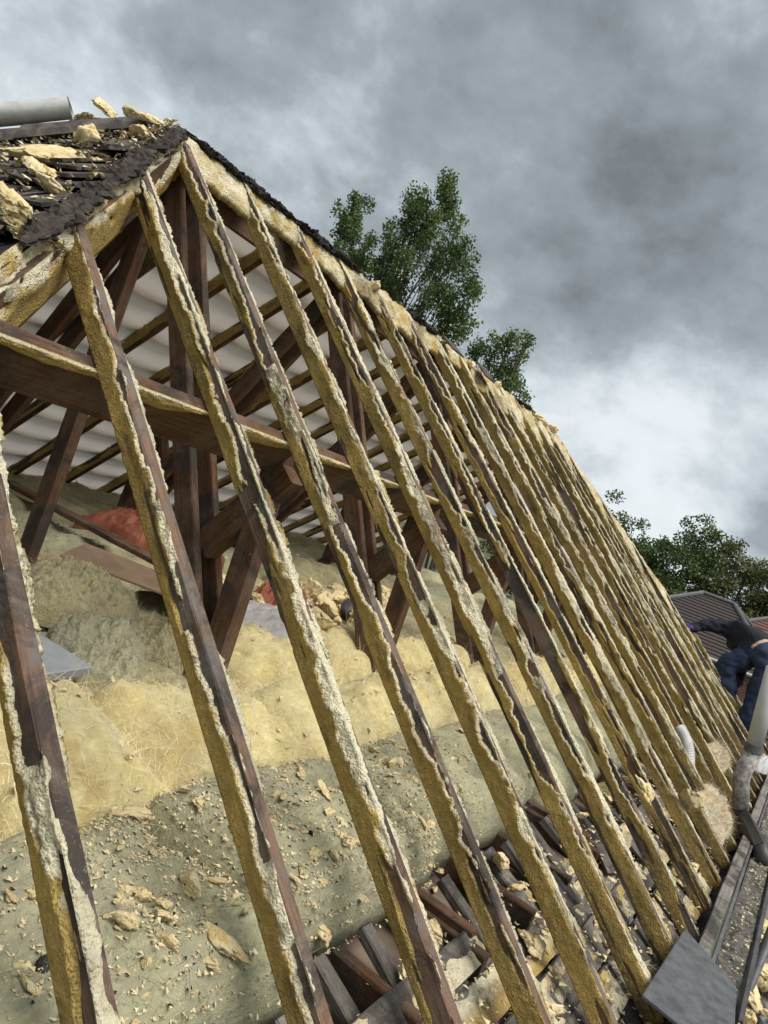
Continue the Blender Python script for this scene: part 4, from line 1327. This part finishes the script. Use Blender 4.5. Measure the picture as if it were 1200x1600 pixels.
# ---------------------------------------------------------------- the worker, bent over the far end of the roof
def person():
    J = {}
    def at(name, px, py, y, r):
        p = PY(px, py, y)
        J[name] = (p, r)
    at('pelvis', 1204, 1022, 8.80, .20)
    at('spine', 1182, 1000, 8.92, .19)
    at('chest', 1152, 992, 9.05, .19)
    at('neck', 1146, 998, 9.22, .07)
    at('head0', 1148, 1004, 9.34, .09)
    at('head1', 1152, 1012, 9.45, .10)
    at('shL', 1140, 982, 9.0, .095)
    at('elL', 1102, 977, 8.92, .075)
    at('wrL', 1078, 982, 8.80, .055)
    at('haL', 1068, 987, 8.76, .03)
    at('shR', 1158, 1008, 9.12, .09)
    at('elR', 1163, 1042, 9.05, .07)
    at('wrR', 1156, 1068, 8.95, .05)
    at('haR', 1148, 1082, 8.93, .03)
    at('hipL', 1180, 1026, 8.86, .17)
    at('knL', 1134, 1042, 8.80, .13)
    at('anL', 1137, 1090, 8.74, .095)
    at('toL', 1136, 1106, 8.82, .06)
    at('hipR', 1204, 1044, 8.80, .16)
    at('knR', 1186, 1088, 8.72, .13)
    at('anR', 1168, 1132, 8.66, .095)
    at('toR', 1162, 1147, 8.72, .06)
    edges = [('pelvis', 'spine'), ('spine', 'chest'), ('chest', 'neck'), ('neck', 'head0'), ('head0', 'head1'), ('chest', 'shL'), ('shL', 'elL'), ('elL', 'wrL'), ('wrL', 'haL'),
             ('chest', 'shR'), ('shR', 'elR'), ('elR', 'wrR'), ('wrR', 'haR'), ('pelvis', 'hipL'), ('hipL', 'knL'), ('knL', 'anL'), ('anL', 'toL'), ('pelvis', 'hipR'), ('hipR', 'knR'), ('knR', 'anR'), ('anR', 'toR')]
    # fingers
    for h, w_ in (('haL', 'wrL'), ('haR', 'wrR')):
        d = (J[h][0] - J[w_][0]).normalized()
        sd2 = d.cross(Vector((0.4, 1, 0.2))).normalized()
        for k, (o, l) in enumerate([(-.03, .06), (-.01, .075), (.01, .07), (.03, .055)]):
            J[h + f'f{k}'] = (J[h][0] + d * .055 + sd2 * o, .011)
            J[h + f'g{k}'] = (J[h][0] + d * (.055 + l * .8) + sd2 * o * 1.2 + Vector((0, .02, -.02)), .009)
            edges += [(h, h + f'f{k}'), (h + f'f{k}', h + f'g{k}')]
        J[h + 't'] = (J[h][0] + d * .02 + sd2 * -.055, .011)
        edges.append((h, h + 't'))
    names = list(J)
    base = J['pelvis'][0]
    me = bpy.data.meshes.new('person')
    me.from_pydata([J[n_][0] - base for n_ in names], [(names.index(a), names.index(b)) for a, b in edges], [])
    o = bpy.data.objects.new('person', me)
    COL.objects.link(o)
    sk = o.modifiers.new('skin', 'SKIN')
    sk.use_smooth_shade = True
    for i, n_ in enumerate(names):
        v = me.skin_vertices[0].data[i]
        v.radius = (J[n_][1], J[n_][1])
        v.use_root = n_ == 'pelvis'
    su = o.modifiers.new('sub', 'SUBSURF'); su.levels = 3; su.render_levels = 3
    dg = bpy.context.evaluated_depsgraph_get()
    dg.update()
    ev = o.evaluated_get(dg)
    fin = bpy.data.meshes.new_from_object(ev)
    fin.name = 'person'
    bmw = bmesh.new(); bmw.from_mesh(fin)
    sp0, sp1 = J['pelvis'][0] - base, J['spine'][0] - base
    for tt in (0.25, 0.37):
        bmesh.ops.bisect_plane(bmw, geom=bmw.verts[:] + bmw.edges[:] + bmw.faces[:], plane_co=sp0.lerp(sp1, tt), plane_no=(sp1 - sp0).normalized())
    bmw.to_mesh(fin); bmw.free()
    o.modifiers.clear()
    o.data = fin
    fin.materials.clear()
    for m in (M_sweater, M_fabric_navy, M_skin, M_glove, M_boot, M_hair): fin.materials.append(m)
    region = {}
    for e in edges:
        a, b = e
        k = 0
        if 'hip' in a or 'kn' in a or (a == 'pelvis' and b != 'spine'): k = 1
        if 'an' in a: k = 4
        if a.startswith('ha') or b.startswith('ha'): k = 3
        if 'head' in a or 'head' in b: k = 5
        region[e] = k
    mid = []
    for e in edges:
        a, b = J[e[0]][0] - base, J[e[1]][0] - base
        mid.append((a, b, (J[e[0]][1] + J[e[1]][1]) / 2, region[e], e))
    co = np.array([p.center[:] for p in fin.polygons])
    best = np.full(len(co), 1e9); idx = np.zeros(len(co), int)
    for a, b, r, k, e in mid:
        a, b = np.array(a), np.array(b)
        t = np.clip(((co - a) @ (b - a)) / max(1e-9, (b - a) @ (b - a)), 0, 1)
        dd_ = np.linalg.norm(co - (a + t[:, None] * (b - a)), axis=1) - r
        kk = np.full(len(co), k)
        if e == ('pelvis', 'spine'):
            t_ = ((co - a) @ (b - a)) / ((b - a) @ (b - a)); kk = np.where(t_ < 0.25, 1, np.where(t_ < 0.37, 2, 0))
        if e[0].startswith('el'):
            kk = np.where(t > 0.9, 3, 0)
        u = dd_ < best
        best[u] = dd_[u]; idx[u] = kk[u]
    fin.polygons.foreach_set('material_index', idx.astype(np.int32))
    # cloth folds
    cv_ = np.array([v.co[:] for v in fin.vertices])
    nv_ = np.array([v.normal[:] for v in fin.vertices])
    cv_ += nv_ * (0.020 * fbm(cv_[:, 0] * 8, cv_[:, 1] * 8, cv_[:, 2] * 15, 4) - 0.012 * np.abs(fbm(cv_[:, 0] * 14, cv_[:, 1] * 14, cv_[:, 2] * 22, 3)))[:, None]
    fin.vertices.foreach_set('co', cv_.ravel())
    fin.update()
    o.location = base
    return tag(o, 'worker in black sweatshirt and navy jeans bending over the far roof end', 'person')
person()

# ---------------------------------------------------------------- neighbouring houses
def roof_face(a, b, c, d, n, mat, name, parent, rise=0.035):
    """stepped tile courses between eave a-b and ridge d-c"""
    a, b, c, d = map(Vector, (a, b, c, d))
    nr = (b - a).cross(d - a).normalized()
    if nr.z < 0: nr = -nr
    V, F = [], []
    for k in range(n):
        t0, t1 = k / n, (k + 1) / n
        l0, r0, l1, r1 = a.lerp(d, t0), b.lerp(c, t0), a.lerp(d, t1), b.lerp(c, t1)
        i = len(V)
        V += [l0, r0, l0 + nr * rise, r0 + nr * rise, l1 + nr * 0.004, r1 + nr * 0.004]
        F += [(i, i + 1, i + 3, i + 2), (i + 2, i + 3, i + 5, i + 4)]
    return mesh_obj(name, V, F, mat, parent)

def hip_house(x0, x1, y0, y1, ze, zr, inset, mat, label, nc=16):
    h = empty('house', ((x0 + x1) / 2, (y0 + y1) / 2, GZ))
    tag(h, label, 'house')
    ym = (y0 + y1) / 2
    V = []
    ov = 0.3
    for x, y in ((x0 + ov, y0 + ov), (x1 - ov, y0 + ov), (x1 - ov, y1 - ov), (x0 + ov, y1 - ov)):
        V += [(x, y, GZ), (x, y, ze)]
    mesh_obj('wall', V, [(0, 2, 3, 1), (2, 4, 5, 3), (4, 6, 7, 5), (6, 0, 1, 7)], M_brick, h)
    A, B, C_, D_ = (x0, y0, ze), (x1, y0, ze), (x1, y1, ze), (x0, y1, ze)
    r0, r1 = (x0 + inset, ym, zr), (x1 - inset, ym, zr)
    roof_face(A, B, r1, r0, nc, mat, 'roof', h)
    roof_face(C_, D_, r0, r1, nc, mat, 'roof', h)
    roof_face(D_, A, r0, r0, nc, mat, 'roof', h)
    roof_face(B, C_, r1, r1, nc, mat, 'roof', h)
    for p, q2 in ((r0, r1), (A, r0), (D_, r0), (B, r1), (C_, r1)):
        p, q2 = Vector(p), Vector(q2)
        if (p - q2).length > .05:
            V, F = tube([p + Vector((0, 0, .05)), q2 + Vector((0, 0, .05))], 0.085, 8)
            mesh_obj('ridge_tiles', V, F, M_gutter, h)
    V, F = tube([(x0, y0 - .06, ze - .03), (x1, y0 - .06, ze - .03)], 0.055, 8)
    mesh_obj('gutter', V, F, M_pvc, h)
    for wx_ in np.arange(x0 + 1.2, x1 - 1, 2.4):
        wv = [(wx_, y0 + ov - .03, ze - 1.7), (wx_ + 1.1, y0 + ov - .03, ze - 1.7), (wx_ + 1.1, y0 + ov - .03, ze - .5), (wx_, y0 + ov - .03, ze - .5)]
        fr = mesh_obj('window', [(x + dx, y, z) for x, y, z in wv for dx in (0,)] + [(x, y + .06, z) for x, y, z in wv], [(0, 1, 2, 3), (0, 4, 5, 1), (1, 5, 6, 2), (2, 6, 7, 3), (3, 7, 4, 0)], M_white, h)
        mesh_obj('pane', [(wx_ + .08, y0 + ov - .035, ze - 1.62), (wx_ + 1.02, y0 + ov - .035, ze - 1.62), (wx_ + 1.02, y0 + ov - .035, ze - .58), (wx_ + .08, y0 + ov - .035, ze - .58)], [(0, 1, 2, 3)], M_blackp, fr)
    return h
hip_house(-3.7, 2.3, 25.6, 33.6, -0.30, 1.52, 2.45, M_roof_dark, 'brick house with dark brown tiled hip roof beyond the worker', 18)
hip_house(-0.9, 7.5, 29.0, 37.0, 0.25, 2.1, 2.7, M_roof_red, 'house with red-brown tiled hip roof behind the dark roofed one', 18)
hip_house(-0.2, 4.6, 18.0, 22.4, -1.75, -0.75, 2.1, M_roof_dark, 'low brick outbuilding with dark roof below the worker', 10)
slab('skylight', [(0.9, 19.0, -1.22), (1.6, 19.0, -1.22), (1.6, 19.7, -0.92), (0.9, 19.7, -0.92)], 0.05, M_foil, 'grey skylight on the low outbuilding roof', 'skylight')

# ---------------------------------------------------------------- trees
def tree(name, base, height, crown_c, crown_r, seed, nclump, leaf, mat, label, group=None, leaves=90, trunk_r=0.14, spread=0.42, droop=0.0, nlimb=14, outline=0.35, lobes=None):
    rt = random.Random(seed)
    rn = np.random.default_rng(seed)
    base = Vector(base)
    root = empty(name, base)
    tag(root, label, 'tree', group)
    top = base + Vector((0, 0, height))
    V, F = [], []
    def add_tube(pts, r0, r1, n=6):
        b0 = len(V)
        v, f = tube(pts, r0, n, closed=False, radii=[r0 + (r1 - r0) * i / (len(pts) - 1) for i in range(len(pts))])
        V.extend(v); F.extend(tuple(i + b0 for i in ff) for ff in f)
    cc = Vector(crown_c); cr = Vector(crown_r)
    tip = cc + Vector((rt.uniform(-.1, .1) * cr.x, 0, cr.z * 0.75))
    tp = [base.lerp(tip, t) + Vector((rt.uniform(-1, 1), rt.uniform(-1, 1), 0)) * 0.12 * math.sin(t * math.pi) for t in np.linspace(0, 1, 10)]
    tp[0] = base
    add_tube(tp, trunk_r, 0.02, 8)
    cl = []
    for k in range(nclump):
        d = rn.normal(size=3); d /= np.linalg.norm(d)
        rad = rn.uniform(0.25, 1.0) ** 0.6
        wob_ = 1 + outline * float(fbm(d[0] * 1.7 + seed, d[1] * 1.7, d[2] * 1.7, 3))
        if lobes:
            lc, lr = lobes[k % len(lobes)]
            cl.append(Vector(lc) + Vector((d[0] * lr, d[1] * lr * 1.2, d[2] * lr * 1.25)) * rad * wob_)
        else:
            cl.append(cc + Vector((d[0] * cr.x, d[1] * cr.y, d[2] * cr.z)) * rad * wob_)
    ends = sorted(cl, key=lambda p: -(p - cc).length)[:nlimb * 6]
    for k in range(nlimb):
        e = ends[rt.randrange(len(ends))]
        hh = rt.uniform(0.35, 0.9)
        s0 = tp[min(9, int(hh * 9))]
        m1 = s0.lerp(e, 0.5) + Vector((0, 0, 0.12 * (e - s0).length))
        add_tube([s0, s0.lerp(m1, .5) + Vector((0, 0, .03)), m1, m1.lerp(e, .5), e], trunk_r * 0.4 * (1.1 - hh), 0.008, 5)
        for j in range(4):
            e2 = min(cl, key=lambda p, e=e: abs((p - e).length - rt.uniform(0.2, 0.7) * cr.x * .6))
            add_tube([m1.lerp(e, rt.uniform(.3, .9)), e2], 0.012, 0.004, 4)
    mesh_obj('trunk', V, F, M_bark, root, smooth=True)
    c = np.array([p[:] for p in cl])
    n = nclump * leaves
    ci = rn.integers(0, nclump, n)
    sp = rn.normal(size=(n, 3)); sp /= np.linalg.norm(sp, axis=1)[:, None]; sp *= (rn.uniform(0, 1, n) ** 0.5)[:, None] * spread * 1.5 * np.array([1, 1, 0.8])
    sp[:, 2] -= droop * rn.uniform(0, 1, n) ** 2
    pos = c[ci] + sp
    u = rn.normal(size=(n, 3)); u /= np.linalg.norm(u, axis=1)[:, None]
    w = rn.normal(size=(n, 3)); w -= u * (w * u).sum(1)[:, None]; w /= np.linalg.norm(w, axis=1)[:, None]
    sz = leaf * rn.uniform(0.6, 1.35, n)[:, None]
    LV = np.stack([pos - u * sz, pos + w * sz * 0.62, pos + u * sz, pos - w * sz * 0.62], 1).reshape(-1, 3)
    LF = np.arange(n * 4).reshape(-1, 4)
    tint = np.repeat(np.clip(0.5 + 0.35 * rn.normal(size=nclump)[ci] + 0.2 * rn.normal(size=n), 0, 1), 4)
    mesh_obj('crown', LV, LF, mat, root, attrs={'tint': tint})
    return root
# the birch behind the ridge: three uneven masses of small drooping leaves
def lob(lst, y):
    return [(PY(px, py, y), r) for px, py, r in lst]
tree('birch_tree', (-7.3, 13.4, GZ), 12, (-6.9, 13.2, 5.55), (1.25, 1.2, 2.1), 4, 150, 0.036, M_leaf_birch, 'tall leafy birch rising behind the ridge against the clouds', leaves=120, spread=0.14, droop=0.38, nlimb=26, outline=0.5,
     lobes=lob([(703, 300, .30), (690, 335, .40), (650, 310, .32), (652, 345, .45), (625, 370, .45), (690, 380, .5), (720, 400, .42), (655, 405, .6), (620, 430, .5), (700, 440, .6), (665, 470, .6), (725, 455, .38), (640, 500, .5), (690, 505, .5), (715, 500, .35)], 13.3))
tree('birch_tree', (-9.3, 13.6, GZ), 11, (-8.75, 13.4, 4.9), (0.85, 0.9, 1.6), 9, 70, 0.036, M_leaf_birch, 'shorter birch stem standing against the tall one, nearer the hip', leaves=140, spread=0.12, droop=0.28, nlimb=16, outline=0.6,
     lobes=lob([(555, 325, .26), (545, 350, .34), (560, 380, .42), (590, 400, .42), (585, 440, .45), (550, 410, .4), (610, 460, .5)], 13.4))
tree('birch_tree', (-4.1, 13.4, GZ), 8.5, (-3.85, 13.4, 3.9), (0.5, 0.6, 0.8), 15, 46, 0.034, M_leaf_birch, 'small wispy tree top just right of the tall birch over the ridge', leaves=75, spread=0.11, droop=0.22, nlimb=16, outline=0.6,
     lobes=lob([(810, 530, .22), (810, 560, .26), (775, 545, .24), (750, 548, .18), (790, 585, .32), (812, 605, .22), (770, 580, .25)], 13.4))
row = [(-9.6, 44, 3.9, 2.2, 'rounded green tree nearest the roof edge in the far row'), (-7.2, 46, 3.3, 2.0, 'shorter tree between the first two rounded crowns of the far row'), (-4.6, 45, 4.6, 2.2, 'tallest rounded tree in the far row above the dark roof'),
       (-1.8, 46, 4.6, 2.3, 'broad olive tree at the photo edge in the far row'), (0.8, 45, 3.8, 2.2, 'outermost olive tree in the far row over the red roof'), (3.5, 46, 4.2, 2.3, 'dark tree behind the red-brown tiled roof'), (-12.2, 45, 3.6, 2.2, 'far row tree mostly hidden by the roof slope')]
for k, (x, y, zt, rr, lab) in enumerate(row):
    tree('broadleaf_tree', (x, y, GZ), zt - GZ, (x, y, zt - rr * 1.15), (rr, rr, rr * 1.5), 30 + k, 90, 0.085, [M_leaf_dark, M_leaf_dark, M_leaf_dark, M_leaf_olive, M_leaf_olive, M_leaf_dark, M_leaf_dark][k], lab, 'far row of trees', leaves=150, spread=0.42, nlimb=14, outline=0.45, trunk_r=.2)
# hedge-like understorey closing the view below the far row
for k in range(7):
    x = -13 + 3.0 * k
    tree('broadleaf_tree', (x, 41, GZ), 5, (x, 41, -0.9 + 0.5 * (k % 3)), (1.9, 1.4, 2.1), 60 + k, 60, 0.085, M_leaf_dark if k % 2 else M_leaf_olive, 'low bushy tree in the shade under the far row', 'understorey trees', leaves=150, spread=0.4, nlimb=8, trunk_r=.12)
